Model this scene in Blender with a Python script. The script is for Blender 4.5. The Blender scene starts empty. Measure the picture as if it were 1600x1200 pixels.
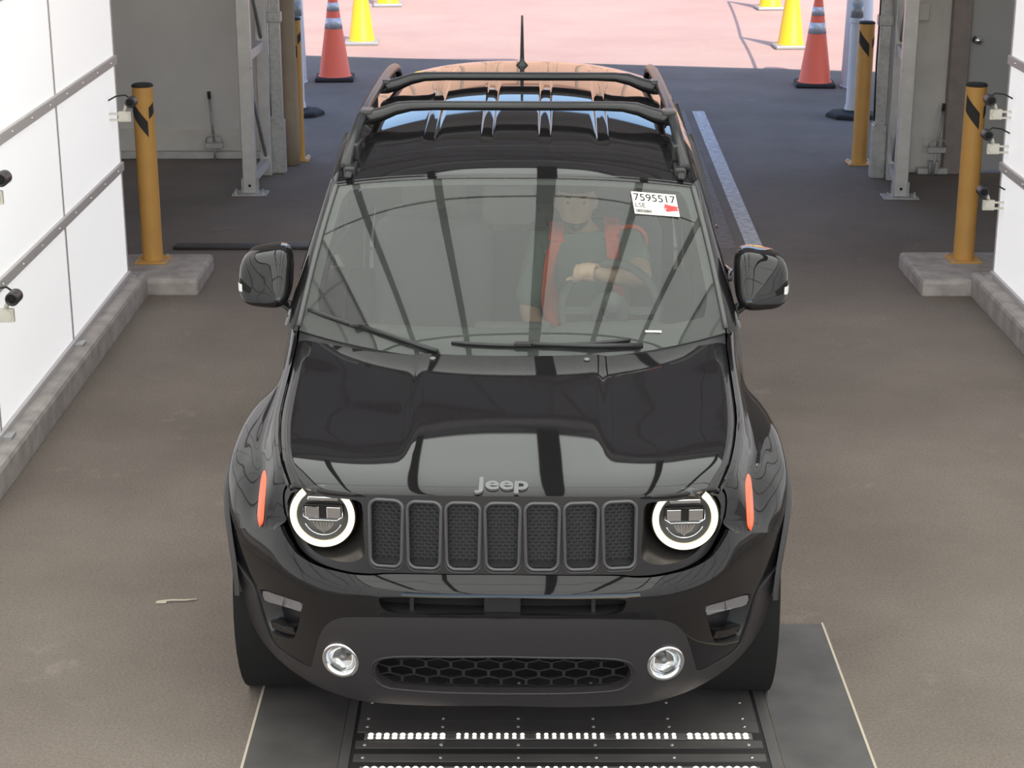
import bpy, bmesh, math, random
from math import sin, cos, pi, radians, sqrt, atan2
from mathutils import Vector, Matrix
from mathutils.geometry import delaunay_2d_cdt
from mathutils.bvhtree import BVHTree
random.seed(7)
SC = bpy.context.scene
COL = SC.collection

# ------------------------------------------------------------------ camera, sky, sun, exposure
cam_data = bpy.data.cameras.new('camera')
cam_data.sensor_width = 36.0
cam_data.lens = 36.0 * 2870.0 / 1600.0
cam_data.clip_end = 400
cam = bpy.data.objects.new('camera', cam_data)
COL.objects.link(cam)
cam.location = (0, 0, 2.91)
cam.rotation_euler = (radians(90 - 18.0), 0, 0)
SC.camera = cam

world = bpy.data.worlds.new('sky')
SC.world = world
world.use_nodes = True
wn = world.node_tree
bg = wn.nodes['Background']
sky = wn.nodes.new('ShaderNodeTexSky')
sky.sky_type = 'NISHITA'
sky.sun_disc = False
sky.sun_elevation = radians(42)
sky.sun_rotation = radians(153)
sky.air_density = 1.0
sky.dust_density = 0.8
sky.ozone_density = 1.6
wn.links.new(sky.outputs[0], bg.inputs[0])
bg.inputs[1].default_value = 0.42

sun_data = bpy.data.lights.new('sun', 'SUN')
sun_data.energy = 5.3
sun_data.angle = radians(0.6)
sun_data.color = (1.0, 0.95, 0.88)
sun = bpy.data.objects.new('sun', sun_data)
COL.objects.link(sun)
sun.location = (6, -12, 14)
sun.rotation_euler = Vector((-0.5, 1.0, -1.0)).to_track_quat('-Z', 'Y').to_euler()

SC.view_settings.view_transform = 'Standard'
SC.view_settings.look = 'None'
SC.view_settings.gamma = 1.0
SC.view_settings.use_curve_mapping = False
SC.view_settings.exposure = 0.0
WALL_LIGHT = 0.52      # backlit side panels
CEIL_LIGHT = 2.25       # backlit ceiling panels

# ------------------------------------------------------------------ materials
def mat(name, col, rough=0.5, metal=0.0, coat=0.0, emit=None, es=1.0, spec=0.5, noise=None, bump=None):
    m = bpy.data.materials.new(name)
    m.use_nodes = True
    nt = m.node_tree
    b = nt.nodes['Principled BSDF']
    b.inputs['Base Color'].default_value = (*col, 1)
    b.inputs['Roughness'].default_value = rough
    b.inputs['Metallic'].default_value = metal
    b.inputs['Coat Weight'].default_value = coat
    b.inputs['Coat Roughness'].default_value = 0.02
    b.inputs['Specular IOR Level'].default_value = spec
    if emit:
        b.inputs['Emission Color'].default_value = (*emit, 1)
        b.inputs['Emission Strength'].default_value = es
    if noise or bump:
        tc = nt.nodes.new('ShaderNodeTexCoord')
    if noise:                        # (scale, amount)
        n = nt.nodes.new('ShaderNodeTexNoise')
        n.inputs['Scale'].default_value = noise[0]
        n.inputs['Detail'].default_value = 6
        nt.links.new(tc.outputs['Object'], n.inputs['Vector'])
        r = nt.nodes.new('ShaderNodeMapRange')
        r.inputs[1].default_value = 0.3
        r.inputs[2].default_value = 0.7
        r.inputs[3].default_value = 1 - noise[1]
        r.inputs[4].default_value = 1 + noise[1]
        nt.links.new(n.outputs[0], r.inputs[0])
        mx = nt.nodes.new('ShaderNodeVectorMath')
        mx.operation = 'SCALE'
        mx.inputs[0].default_value = col
        nt.links.new(r.outputs[0], mx.inputs['Scale'])
        nt.links.new(mx.outputs[0], b.inputs['Base Color'])
    if bump:                         # (scale, strength)
        n2 = nt.nodes.new('ShaderNodeTexNoise')
        n2.inputs['Scale'].default_value = bump[0]
        n2.inputs['Detail'].default_value = 3
        nt.links.new(tc.outputs['Object'], n2.inputs['Vector'])
        bp = nt.nodes.new('ShaderNodeBump')
        bp.inputs['Strength'].default_value = bump[1]
        bp.inputs['Distance'].default_value = 0.01
        nt.links.new(n2.outputs[0], bp.inputs['Height'])
        nt.links.new(bp.outputs[0], b.inputs['Normal'])
    return m

def thin_glass(name, tint, ior=1.5, rough=0.0, haze=0.0):
    m = bpy.data.materials.new(name)
    m.use_nodes = True
    nt = m.node_tree
    nt.nodes.clear()
    out = nt.nodes.new('ShaderNodeOutputMaterial')
    mix = nt.nodes.new('ShaderNodeMixShader')
    fr = nt.nodes.new('ShaderNodeFresnel')
    geo = nt.nodes.new('ShaderNodeNewGeometry')
    mr = nt.nodes.new('ShaderNodeMapRange')
    mr.inputs[3].default_value = ior
    mr.inputs[4].default_value = 1.0 / ior
    nt.links.new(geo.outputs['Backfacing'], mr.inputs[0])
    nt.links.new(mr.outputs[0], fr.inputs[0])
    tr = nt.nodes.new('ShaderNodeBsdfTransparent')
    tr.inputs[0].default_value = (*tint, 1)
    gl = nt.nodes.new('ShaderNodeBsdfGlossy')
    gl.inputs['Roughness'].default_value = rough
    nt.links.new(fr.outputs[0], mix.inputs[0])
    nt.links.new(tr.outputs[0], mix.inputs[1])
    nt.links.new(gl.outputs[0], mix.inputs[2])
    if haze:
        df = nt.nodes.new('ShaderNodeBsdfDiffuse')
        df.inputs[0].default_value = (0.8, 0.8, 0.78, 1)
        m2 = nt.nodes.new('ShaderNodeMixShader')
        m2.inputs[0].default_value = haze
        nt.links.new(tr.outputs[0], m2.inputs[1])
        nt.links.new(df.outputs[0], m2.inputs[2])
        nt.links.new(m2.outputs[0], mix.inputs[1])
    nt.links.new(mix.outputs[0], out.inputs[0])
    return m

def asphalt(name, c1, c2, spot, rough=0.9):
    m = bpy.data.materials.new(name)
    m.use_nodes = True
    nt = m.node_tree
    L = nt.links.new
    b = nt.nodes['Principled BSDF']
    b.inputs['Roughness'].default_value = rough
    tc = nt.nodes.new('ShaderNodeTexCoord')
    def noise(scale, detail, rgh=0.6):
        n = nt.nodes.new('ShaderNodeTexNoise')
        n.inputs['Scale'].default_value = scale
        n.inputs['Detail'].default_value = detail
        n.inputs['Roughness'].default_value = rgh
        L(tc.outputs['Object'], n.inputs['Vector'])
        return n
    def ramp(src, a, bb):
        r = nt.nodes.new('ShaderNodeMapRange')
        r.inputs[1].default_value = a
        r.inputs[2].default_value = bb
        L(src.outputs[0], r.inputs[0])
        return r
    def mixc(fac, A, B):
        x = nt.nodes.new('ShaderNodeMix')
        x.data_type = 'RGBA'
        L(fac.outputs[0], x.inputs[0])
        for sock, v in ((x.inputs[6], A), (x.inputs[7], B)):
            if isinstance(v, tuple):
                sock.default_value = (*v, 1)
            else:
                L(v, sock)
        return x.outputs[2]
    big = ramp(noise(0.55, 8, 0.65), 0.35, 0.68)
    col = mixc(big, c1, c2)
    mid = ramp(noise(2.3, 10, 0.72), 0.60, 0.80)
    mid2 = nt.nodes.new('ShaderNodeMath')
    mid2.operation = 'MULTIPLY'
    mid2.inputs[1].default_value = 0.55
    L(mid.outputs[0], mid2.inputs[0])
    col = mixc(mid2, col, spot)
    grain = ramp(noise(95, 3, 0.7), 0.25, 0.75)
    g2 = nt.nodes.new('ShaderNodeMapRange')
    g2.inputs[3].default_value = 0.72
    g2.inputs[4].default_value = 1.28
    L(grain.outputs[0], g2.inputs[0])
    sc = nt.nodes.new('ShaderNodeVectorMath')
    sc.operation = 'SCALE'
    L(col, sc.inputs[0])
    L(g2.outputs[0], sc.inputs['Scale'])
    L(sc.outputs[0], b.inputs['Base Color'])
    bp = nt.nodes.new('ShaderNodeBump')
    bp.inputs['Strength'].default_value = 0.5
    bp.inputs['Distance'].default_value = 0.01
    L(noise(70, 4).outputs[0], bp.inputs['Height'])
    L(bp.outputs[0], b.inputs['Normal'])
    return m

M = {}
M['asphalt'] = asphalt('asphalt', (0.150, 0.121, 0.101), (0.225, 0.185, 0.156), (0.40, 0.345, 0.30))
M['yard'] = asphalt('asphalt_sun_tint', (0.50, 0.30, 0.24), (0.56, 0.36, 0.285), (0.62, 0.45, 0.36))  # ground in full sun, with pink sunlight put into its colour
M['concrete'] = mat('concrete', (0.36, 0.32, 0.30), 0.85, noise=(9, 0.22), bump=(60, 0.4))
M['panel'] = mat('light_panel', (0.75, 0.75, 0.76), 0.5, emit=(1.0, 0.985, 0.99), es=WALL_LIGHT)
M['cpanel'] = mat('ceiling_light_panel', (0.75, 0.76, 0.75), 0.5, emit=(0.95, 1.0, 0.94), es=CEIL_LIGHT)
M['railpaint'] = mat('rail_grey', (0.50, 0.47, 0.47), 0.5, 0.0)
M['alu'] = mat('aluminium', (0.56, 0.54, 0.54), 0.42, 0.45, noise=(14, 0.08))
M['galv'] = mat('galvanised_steel', (0.45, 0.44, 0.44), 0.45, 0.6, noise=(30, 0.15))
M['darkbar'] = mat('dark_bar', (0.035, 0.035, 0.035), 0.6)
_m = M['roofcloth'] = mat('roof_fabric', (0.50, 0.48, 0.47), 0.8)
_t = _m.node_tree
_tr = _t.nodes.new('ShaderNodeBsdfTranslucent')
_tr.inputs[0].default_value = (0.9, 0.86, 0.83, 1)
_mx = _t.nodes.new('ShaderNodeMixShader')
_mx.inputs[0].default_value = 0.26
_t.links.new(_t.nodes['Principled BSDF'].outputs[0], _mx.inputs[1])
_t.links.new(_tr.outputs[0], _mx.inputs[2])
_t.links.new(_mx.outputs[0], _t.nodes['Material Output'].inputs[0])
M['tent'] = mat('tent_fabric', (0.70, 0.665, 0.645), 0.8, noise=(2.2, 0.06))
M['skirt'] = mat('tent_skirt', (0.68, 0.64, 0.60), 0.8, noise=(4, 0.08))
M['door'] = mat('door_paint', (0.44, 0.44, 0.44), 0.5, noise=(3, 0.03))
M['jamb'] = mat('door_jamb', (0.30, 0.25, 0.235), 0.6, noise=(10, 0.1))
M['yellow'] = mat('yellow_paint', (0.60, 0.315, 0.085), 0.5, noise=(7, 0.06))
M['black'] = mat('black_plastic', (0.03, 0.028, 0.03), 0.45, noise=(30, 0.15))
M['rubber'] = mat('rubber', (0.028, 0.026, 0.026), 0.8, noise=(40, 0.2))
M['white'] = mat('white_plastic', (0.72, 0.72, 0.76), 0.5, noise=(3, 0.03))
M['reflect'] = mat('reflective_sheet', (0.62, 0.62, 0.66), 0.3, 0.3)
M['greyband'] = mat('grey_reflective', (0.36, 0.37, 0.37), 0.35, 0.3)
M['orange'] = mat('cone_orange', (1.0, 0.17, 0.09), 0.5)
M['yellowcone'] = mat('cone_yellow', (0.90, 0.52, 0.01), 0.5)
M['tan'] = mat('tan_padding', (0.36, 0.28, 0.205), 0.8, noise=(5, 0.12))
M['plate'] = mat('steel_plate', (0.105, 0.095, 0.092), 0.55, 0.25, noise=(6, 0.22))
M['plate2'] = mat('platform_cover', (0.11, 0.10, 0.097), 0.5, 0.2, noise=(5, 0.12))
M['groove'] = mat('groove', (0.02, 0.018, 0.018), 0.7)
M['line'] = mat('worn_white_paint', (0.55, 0.52, 0.52), 0.8, noise=(22, 0.3))
M['line2'] = mat('faded_brown_paint', (0.215, 0.175, 0.16), 0.85, noise=(22, 0.25))
M['led'] = mat('led', (0.9, 0.85, 0.8), 0.4, emit=(1.0, 0.90, 0.76), es=6.0)
M['leddim'] = mat('led_dim', (0.9, 0.85, 0.8), 0.4, emit=(1.0, 0.93, 0.82), es=2.2)
M['ledbar'] = mat('led_bar', (0.55, 0.52, 0.50), 0.3, 0.7)
M['screw'] = mat('screw', (0.7, 0.68, 0.66), 0.3, 0.9)
M['bracket'] = mat('bracket_ivory', (0.66, 0.62, 0.54), 0.45)
M['stick'] = mat('twig', (0.55, 0.48, 0.38), 0.8)
M['tanwall'] = mat('tan_cladding', (0.58, 0.36, 0.25), 0.8, noise=(0.4, 0.05))
# car
M['paint'] = mat('black_car_paint', (0.011, 0.010, 0.011), 0.03, 0.0, 0.0, spec=0.46)
M['satin'] = mat('satin_black', (0.020, 0.019, 0.021), 0.30)
M['textured'] = mat('textured_black_plastic', (0.031, 0.027, 0.029), 0.42, bump=(900, 0.08))
M['gunmetal'] = mat('gunmetal_ring', (0.10, 0.095, 0.10), 0.28, 0.5)
M['mesh'] = mat('mesh_black', (0.018, 0.017, 0.019), 0.5)
M['void'] = mat('void_black', (0.006, 0.005, 0.005), 0.9)
M['chrome'] = mat('chrome', (0.85, 0.85, 0.86), 0.08, 1.0)
M['bezel'] = mat('bezel_dark', (0.055, 0.05, 0.047), 0.25, 0.6)
M['reflector'] = mat('lamp_reflector', (0.62, 0.60, 0.58), 0.12, 1.0)
M['lampbody'] = mat('lamp_body', (0.26, 0.25, 0.24), 0.3, 0.35)
M['halo'] = mat('daylight_ring', (1, 0.95, 0.85), 0.3, emit=(1.0, 0.93, 0.80), es=1.7)
M['haloedge'] = mat('daylight_ring_edge', (0.9, 0.85, 0.7), 0.3, emit=(1.0, 0.70, 0.34), es=0.5)
M['clear'] = thin_glass('clear_lens', (0.93, 0.94, 0.95), 1.45)
M['glass'] = thin_glass('windscreen_glass', (0.72, 0.77, 0.73), 1.60, 0.0, 0.042)
M['sideglass'] = thin_glass('dark_side_glass', (0.30, 0.32, 0.32), 1.5)
M['frit'] = mat('frit_black', (0.025, 0.023, 0.023), 0.5)
M['amber'] = mat('amber_lens', (0.90, 0.12, 0.035), 0.25, coat=0.6, emit=(1.0, 0.16, 0.06), es=0.12)
M['smoke'] = mat('smoked_lens', (0.17, 0.16, 0.165), 0.2, coat=0.5)
M['emblem'] = mat('emblem_grey', (0.17, 0.17, 0.172), 0.4, 0.4)
M['seal'] = mat('rubber_seal', (0.10, 0.10, 0.10), 0.45)
M['tyre'] = mat('tyre', (0.02, 0.019, 0.02), 0.75, bump=(60, 0.3))
M['rim'] = mat('black_alloy', (0.03, 0.03, 0.032), 0.25, 0.4)
M['dash'] = mat('dash_plastic', (0.07, 0.068, 0.068), 0.7)
M['seat'] = mat('seat_cloth', (0.11, 0.11, 0.11), 0.9)
M['mirrorglass'] = mat('mirror_glass', (0.8, 0.8, 0.82), 0.02, 1.0)
M['signal'] = mat('signal_lens_clear', (0.75, 0.74, 0.70), 0.2, coat=0.5)
M['paper'] = mat('sticker_paper', (0.86, 0.80, 0.72), 0.7)
M['ink'] = mat('ink_black', (0.01, 0.01, 0.012), 0.7)
M['redink'] = mat('ink_red', (0.85, 0.07, 0.07), 0.7)
# person
M['skin'] = mat('skin', (0.55, 0.33, 0.24), 0.55)
M['hair'] = mat('dark_hair', (0.03, 0.022, 0.018), 0.8)
M['shirt'] = mat('grey_green_shirt', (0.17, 0.20, 0.175), 0.9)
M['vest'] = mat('vest_orange', (0.95, 0.13, 0.045), 0.8)
M['trousers'] = mat('dark_trousers', (0.03, 0.032, 0.04), 0.9)
M['eye'] = mat('eye', (0.12, 0.10, 0.09), 0.5)

# ------------------------------------------------------------------ helpers
def empty(name, loc=(0, 0, 0), rz=0.0, parent=None):
    o = bpy.data.objects.new(name, None)
    o.empty_display_size = 0.1
    COL.objects.link(o)
    o.location = loc
    o.rotation_euler = (0, 0, rz)
    if parent:
        o.parent = parent
    return o

def tag(o, label=None, cat=None, group=None, kind=None):
    if label: o['label'] = label
    if cat: o['category'] = cat
    if group: o['group'] = group
    if kind: o['kind'] = kind
    return o

def add(name, me, m, parent=None, loc=None, rot=None):
    o = bpy.data.objects.new(name, me)
    COL.objects.link(o)
    if m is not None and not me.materials:
        me.materials.append(M[m] if isinstance(m, str) else m)
    if parent: o.parent = parent
    if loc is not None: o.location = loc
    if rot is not None: o.rotation_euler = rot
    return o

def mesh(verts, faces, smooth=False):
    me = bpy.data.meshes.new('m')
    me.from_pydata([tuple(v) for v in verts], [], faces)
    me.validate()
    me.update()
    if smooth:
        me.polygons.foreach_set('use_smooth', [True] * len(me.polygons))
    return me

class B:
    """collects simple shapes into one mesh"""
    def __init__(self):
        self.v, self.f = [], []
    def put(self, v, f):
        k = len(self.v)
        self.v += [tuple(p) for p in v]
        self.f += [tuple(i + k for i in q) for q in f]
        return self
    def box(self, x0, x1, y0, y1, z0, z1, bev=0.0):
        if bev <= 0:
            v = [(x, y, z) for z in (z0, z1) for y in (y0, y1) for x in (x0, x1)]
            return self.put(v, [(0, 2, 3, 1), (4, 5, 7, 6), (0, 1, 5, 4), (2, 6, 7, 3), (0, 4, 6, 2), (1, 3, 7, 5)])
        bm = bmesh.new()
        bmesh.ops.create_cube(bm, size=1)
        for q in bm.verts:
            q.co = Vector(((x0 + x1) / 2 + q.co.x * (x1 - x0), (y0 + y1) / 2 + q.co.y * (y1 - y0), (z0 + z1) / 2 + q.co.z * (z1 - z0)))
        bmesh.ops.bevel(bm, geom=bm.edges[:], offset=bev, segments=2, affect='EDGES', profile=0.5)
        bm.verts.index_update()
        self.put([q.co[:] for q in bm.verts], [[q.index for q in f.verts] for f in bm.faces])
        bm.free()
        return self
    def bar(self, a, b, w, h=None, up=(0, 0, 1)):
        """rectangular bar from a to b"""
        h = h or w
        a, b = Vector(a), Vector(b)
        d = (b - a).normalized()
        u = Vector(up)
        if abs(d.dot(u)) > 0.98: u = Vector((0, 1, 0))
        s = d.cross(u).normalized()
        t = s.cross(d).normalized()
        v = []
        for p in (a, b):
            for i, j in ((-1, -1), (1, -1), (1, 1), (-1, 1)):
                v.append(p + s * (i * w / 2) + t * (j * h / 2))
        return self.put(v, [(3, 2, 1, 0), (4, 5, 6, 7), (0, 1, 5, 4), (1, 2, 6, 5), (2, 3, 7, 6), (3, 0, 4, 7)])
    def tube(self, pts, r, n=10, closed=False, flat=1.0):
        pts = [Vector(p) for p in pts]
        k = len(pts)
        rs = r if isinstance(r, (list, tuple)) else [r] * k
        v, f = [], []
        prev = None
        for i, p in enumerate(pts):
            if closed:
                d = pts[(i + 1) % k] - pts[i - 1]
            else:
                d = pts[min(i + 1, k - 1)] - pts[max(i - 1, 0)]
            d.normalize()
            if prev is None:
                u = Vector((0, 0, 1)) if abs(d.z) < 0.9 else Vector((0, 1, 0))
                s = d.cross(u).normalized()
            else:
                s = (prev - d * prev.dot(d)).normalized()
            prev = s
            t = d.cross(s)
            for j in range(n):
                a = 2 * pi * j / n
                v.append(p + s * (cos(a) * rs[i]) + t * (sin(a) * rs[i] * flat))
        m = k if closed else k - 1
        for i in range(m):
            for j in range(n):
                a, b2 = i * n + j, i * n + (j + 1) % n
                c, d2 = ((i + 1) % k) * n + (j + 1) % n, ((i + 1) % k) * n + j
                f.append((a, b2, c, d2))
        if not closed:
            f.append(tuple(range(n))[::-1])
            f.append(tuple(range((k - 1) * n, k * n)))
        return self.put(v, f)
    def lathe(self, prof, n=24, axis='z', c=(0, 0, 0), caps=True):
        v, f = [], []
        for r, h in prof:
            for j in range(n):
                a = 2 * pi * j / n
                p = (r * cos(a), r * sin(a), h)
                if axis == 'x': p = (h, r * cos(a), r * sin(a))
                if axis == 'y': p = (r * cos(a), h, r * sin(a))
                v.append((p[0] + c[0], p[1] + c[1], p[2] + c[2]))
        for i in range(len(prof) - 1):
            for j in range(n):
                f.append((i * n + j, i * n + (j + 1) % n, (i + 1) * n + (j + 1) % n, (i + 1) * n + j))
        if caps and prof[0][0] > 0: f.append(tuple(range(n))[::-1])
        if caps and prof[-1][0] > 0: f.append(tuple(range((len(prof) - 1) * n, len(prof) * n)))
        return self.put(v, f)
    def grid(self, rows, closed=False):
        n = len(rows[0])
        v = [p for r in rows for p in r]
        f = []
        for i in range(len(rows) - 1):
            for j in range(n if closed else n - 1):
                f.append((i * n + j, i * n + (j + 1) % n, (i + 1) * n + (j + 1) % n, (i + 1) * n + j))
        return self.put(v, f)
    def build(self, name, m, parent=None, smooth=False, loc=None, rot=None, auto=None):
        me = mesh(self.v, self.f, smooth)
        bm = bmesh.new()
        bm.from_mesh(me)
        bmesh.ops.remove_doubles(bm, verts=bm.verts, dist=1e-6)
        bmesh.ops.recalc_face_normals(bm, faces=bm.faces)
        if auto is not None:
            for e in bm.edges:
                if len(e.link_faces) == 2 and e.calc_face_angle(0) > radians(auto):
                    e.smooth = False
        bm.to_mesh(me)
        bm.free()
        return add(name, me, m, parent, loc, rot)

def cr(P, n=8, closed=False):
    """Catmull-Rom resample of a list of tuples"""
    P = [Vector(p) for p in P]
    k = len(P)
    if closed:
        Q = [P[-1]] + P + [P[0], P[1]]
        segs = k
    else:
        Q = [P[0] * 2 - P[1]] + P + [P[-1] * 2 - P[-2]]
        segs = k - 1
    out = []
    for i in range(1, segs + 1):
        a, b, c, d = Q[i - 1], Q[i], Q[i + 1], Q[i + 2]
        for j in range(n):
            t = j / n
            out.append(0.5 * (2 * b + (c - a) * t + (2 * a - 5 * b + 4 * c - d) * t * t + (3 * b - a - 3 * c + d) * t ** 3))
    if not closed: out.append(P[-1])
    return out

def interp(x, tab):
    if x <= tab[0][0]: return tab[0][1]
    for i in range(len(tab) - 1):
        if x <= tab[i + 1][0]:
            t = (x - tab[i][0]) / (tab[i + 1][0] - tab[i][0])
            return tab[i][1] + (tab[i + 1][1] - tab[i][1]) * t
    return tab[-1][1]

def dense(tab, n=16):
    return [(p.x, p.y) for p in cr([(a, b) for a, b in tab], n)]

def sstep(a, b, t):
    t = min(1, max(0, (t - a) / (b - a)))
    return t * t * (3 - 2 * t)

def refine_rows(rows, nu, nv):
    """bicubic refine of a control grid rows[i][j]"""
    rr = [cr(r, nu) for r in rows]
    cols = [cr([rr[i][j] for i in range(len(rr))], nv) for j in range(len(rr[0]))]
    return [[cols[j][i] for j in range(len(cols))] for i in range(len(cols[0]))]

def smooth_rows(rows, it=1):
    for _ in range(it):
        R = [[p.copy() for p in r] for r in rows]
        for i in range(1, len(rows) - 1):
            for j in range(1, len(rows[0]) - 1):
                R[i][j] = rows[i][j] * 0.5 + (rows[i - 1][j] + rows[i + 1][j] + rows[i][j - 1] + rows[i][j + 1]) * 0.125
        rows = R
    return rows

def mir(rows):
    return [[Vector((-p[0], p[1], p[2])) for p in r] for r in rows]

def solid(o, t, off=-1):
    md = o.modifiers.new('solidify', 'SOLIDIFY')
    md.thickness = t
    md.offset = off
    return o

def in_poly(x, y, poly):
    c = False
    j = len(poly) - 1
    for i in range(len(poly)):
        xi, yi = poly[i][0], poly[i][1]
        xj, yj = poly[j][0], poly[j][1]
        if (yi > y) != (yj > y) and x < (xj - xi) * (y - yi) / (yj - yi) + xi:
            c = not c
        j = i
    return c

def seg_dist(x, y, poly):
    best = 9e9
    for i in range(len(poly)):
        ax, ay = poly[i][0], poly[i][1]
        bx, by = poly[(i + 1) % len(poly)][0], poly[(i + 1) % len(poly)][1]
        dx, dy = bx - ax, by - ay
        l = dx * dx + dy * dy
        t = 0 if l == 0 else max(0, min(1, ((x - ax) * dx + (y - ay) * dy) / l))
        d = (x - ax - t * dx) ** 2 + (y - ay - t * dy) ** 2
        best = min(best, d)
    return sqrt(best)

def panel(name, outer, holes, step, func, m, parent, rim=0.012):
    """curved sheet with holes: func(a,b)->(point, outward normal); edges are turned inward by rim"""
    loops = [outer] + holes
    pts, edges = [], []
    for L in loops:
        k = len(pts)
        pts += [Vector((p[0], p[1])) for p in L]
        edges += [(k + i, k + (i + 1) % len(L)) for i in range(len(L))]
    x0, x1 = min(p[0] for p in outer), max(p[0] for p in outer)
    y0, y1 = min(p[1] for p in outer), max(p[1] for p in outer)
    nx, ny = int((x1 - x0) / step) + 1, int((y1 - y0) / step) + 1
    for i in range(nx + 1):
        for j in range(ny + 1):
            x, y = x0 + (i + 0.5 * (j % 2)) * step, y0 + j * step
            if in_poly(x, y, outer) and not any(in_poly(x, y, h) for h in holes):
                if all(seg_dist(x, y, L) > step * 0.45 for L in loops):
                    pts.append(Vector((x, y)))
    V, _, F, *_r = delaunay_2d_cdt(pts, edges, [], 0, 1e-6)
    faces = []
    for f in F:
        cx = sum(V[i].x for i in f) / 3
        cy = sum(V[i].y for i in f) / 3
        if in_poly(cx, cy, outer) and not any(in_poly(cx, cy, h) for h in holes):
            faces.append(tuple(f))
    P = [func(v.x, v.y) for v in V]
    verts = [p for p, _ in P]
    norms = [n for _, n in P]
    # orientation
    a, b, c = faces[0]
    fl = (verts[b] - verts[a]).cross(verts[c] - verts[a]).dot(norms[a]) < 0
    if fl: faces = [f[::-1] for f in faces]
    ec = {}
    for f in faces:
        for i in range(3):
            e = (f[i], f[(i + 1) % 3])
            ec[e] = 1
    nb = len(verts)
    vmap = {}
    rimf = []
    for (i, j) in list(ec):
        if (j, i) not in ec:
            for q in (i, j):
                if q not in vmap:
                    vmap[q] = len(verts)
                    verts.append(verts[q].copy()); norms.append(norms[q])
                    verts.append(verts[q] - norms[q] * rim); norms.append(norms[q])
            rimf.append((vmap[j], vmap[i], vmap[i] + 1, vmap[j] + 1))
    me = bpy.data.meshes.new('m')
    me.from_pydata([tuple(v) for v in verts], [], faces + rimf)
    me.update()
    me.polygons.foreach_set('use_smooth', [k < len(faces) for k in range(len(me.polygons))])
    ln = []
    for k, p in enumerate(me.polygons):
        for li in p.loop_indices:
            if k < len(faces):
                ln.append(tuple(norms[me.loops[li].vertex_index]))
            else:
                ln.append(tuple(p.normal))
    me.normals_split_custom_set(ln)
    return add(name, me, m, parent)

def sym(half):
    """right half outline (x>=0, first and last on the axis) -> closed loop"""
    return [(a, b) for a, b in half] + [(-a, b) for a, b in half[::-1] if a > 1e-6]

def rrect(cx, cz, hw, hh, r, n=5, taper=0.0):
    out = []
    for k, (sx, sz) in enumerate(((1, 1), (-1, 1), (-1, -1), (1, -1))):
        for i in range(n + 1):
            a = pi / 2 * k + pi / 2 * i / n
            px = sx * (hw - r) + r * cos(a)
            pz = sz * (hh - r) + r * sin(a)
            px *= 1 + taper * pz / hh
            out.append((cx + px, cz + pz))
    return out

def text_obj(name, body, size, m, parent, mtx, extrude=0.0, bold=0.0, bevel=0.0, sx=1.0, shear=0.0):
    cu = bpy.data.curves.new('t', 'FONT')
    cu.body = body
    cu.size = size
    cu.align_x = 'CENTER'
    cu.align_y = 'CENTER'
    cu.extrude = extrude
    cu.offset = bold
    cu.bevel_depth = bevel
    cu.shear = shear
    tmp = bpy.data.objects.new('t', cu)
    COL.objects.link(tmp)
    dg = bpy.context.evaluated_depsgraph_get()
    me = bpy.data.meshes.new_from_object(tmp.evaluated_get(dg))
    bpy.data.objects.remove(tmp)
    me.transform(Matrix.Diagonal((sx, 1, 1, 1)))
    me.materials.clear()
    o = add(name, me, m, parent)
    o.matrix_local = mtx
    return o

def frame_mtx(p, xdir, ndir):
    x = Vector(xdir).normalized()
    n = Vector(ndir).normalized()
    y = n.cross(x).normalized()
    x = y.cross(n)
    mt = Matrix((x, y, n)).transposed().to_4x4()
    mt.translation = Vector(p)
    return mt

def copy_tree(o, parent=None):
    c = o.copy()
    COL.objects.link(c)
    c.parent = parent
    for ch in [q for q in bpy.data.objects if q.parent == o]:
        copy_tree(ch, c)
    return c

def struct(o):
    o['kind'] = 'structure'
    return o

# ================================================================== THE PLACE
def sheet(name, pts, m):
    return struct(add(name, mesh(pts, [tuple(range(len(pts)))]), m))

def shadow_edge_y(x): return 20.62 - 0.2 * x  # tent shadow line; beyond it the ground gets the sun-tinted colour
sheet('floor', [(-14, -9, 0), (14, -9, 0), (14, shadow_edge_y(14), 0), (-14, shadow_edge_y(-14), 0)], 'asphalt')
sheet('floor_sun_tint', [(-60, shadow_edge_y(-14), 0), (-14, shadow_edge_y(-14), 0), (14, shadow_edge_y(14), 0), (60, shadow_edge_y(14), 0), (60, 70, 0), (-60, 70, 0)], 'yard')

XL, XR = -2.29, 2.87
YB = [10.62 - 1.43 * k for k in range(9)]          # seams along the booth
ZB = [0.15, 0.80, 1.42, 2.03, 2.64, 3.25]

def rivets(b, x, sgn, y0, y1, z):
    y = y0 + 0.12
    while y < y1:
        b.lathe([(0.007, 0), (0.006, 0.004), (0.0, 0.006)], 8, 'x', (x, y, z)) if sgn > 0 else \
            b.lathe([(0.007, 0), (0.006, -0.004), (0.0, -0.006)], 8, 'x', (x, y, z))
        y += 0.36
    return b

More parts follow.
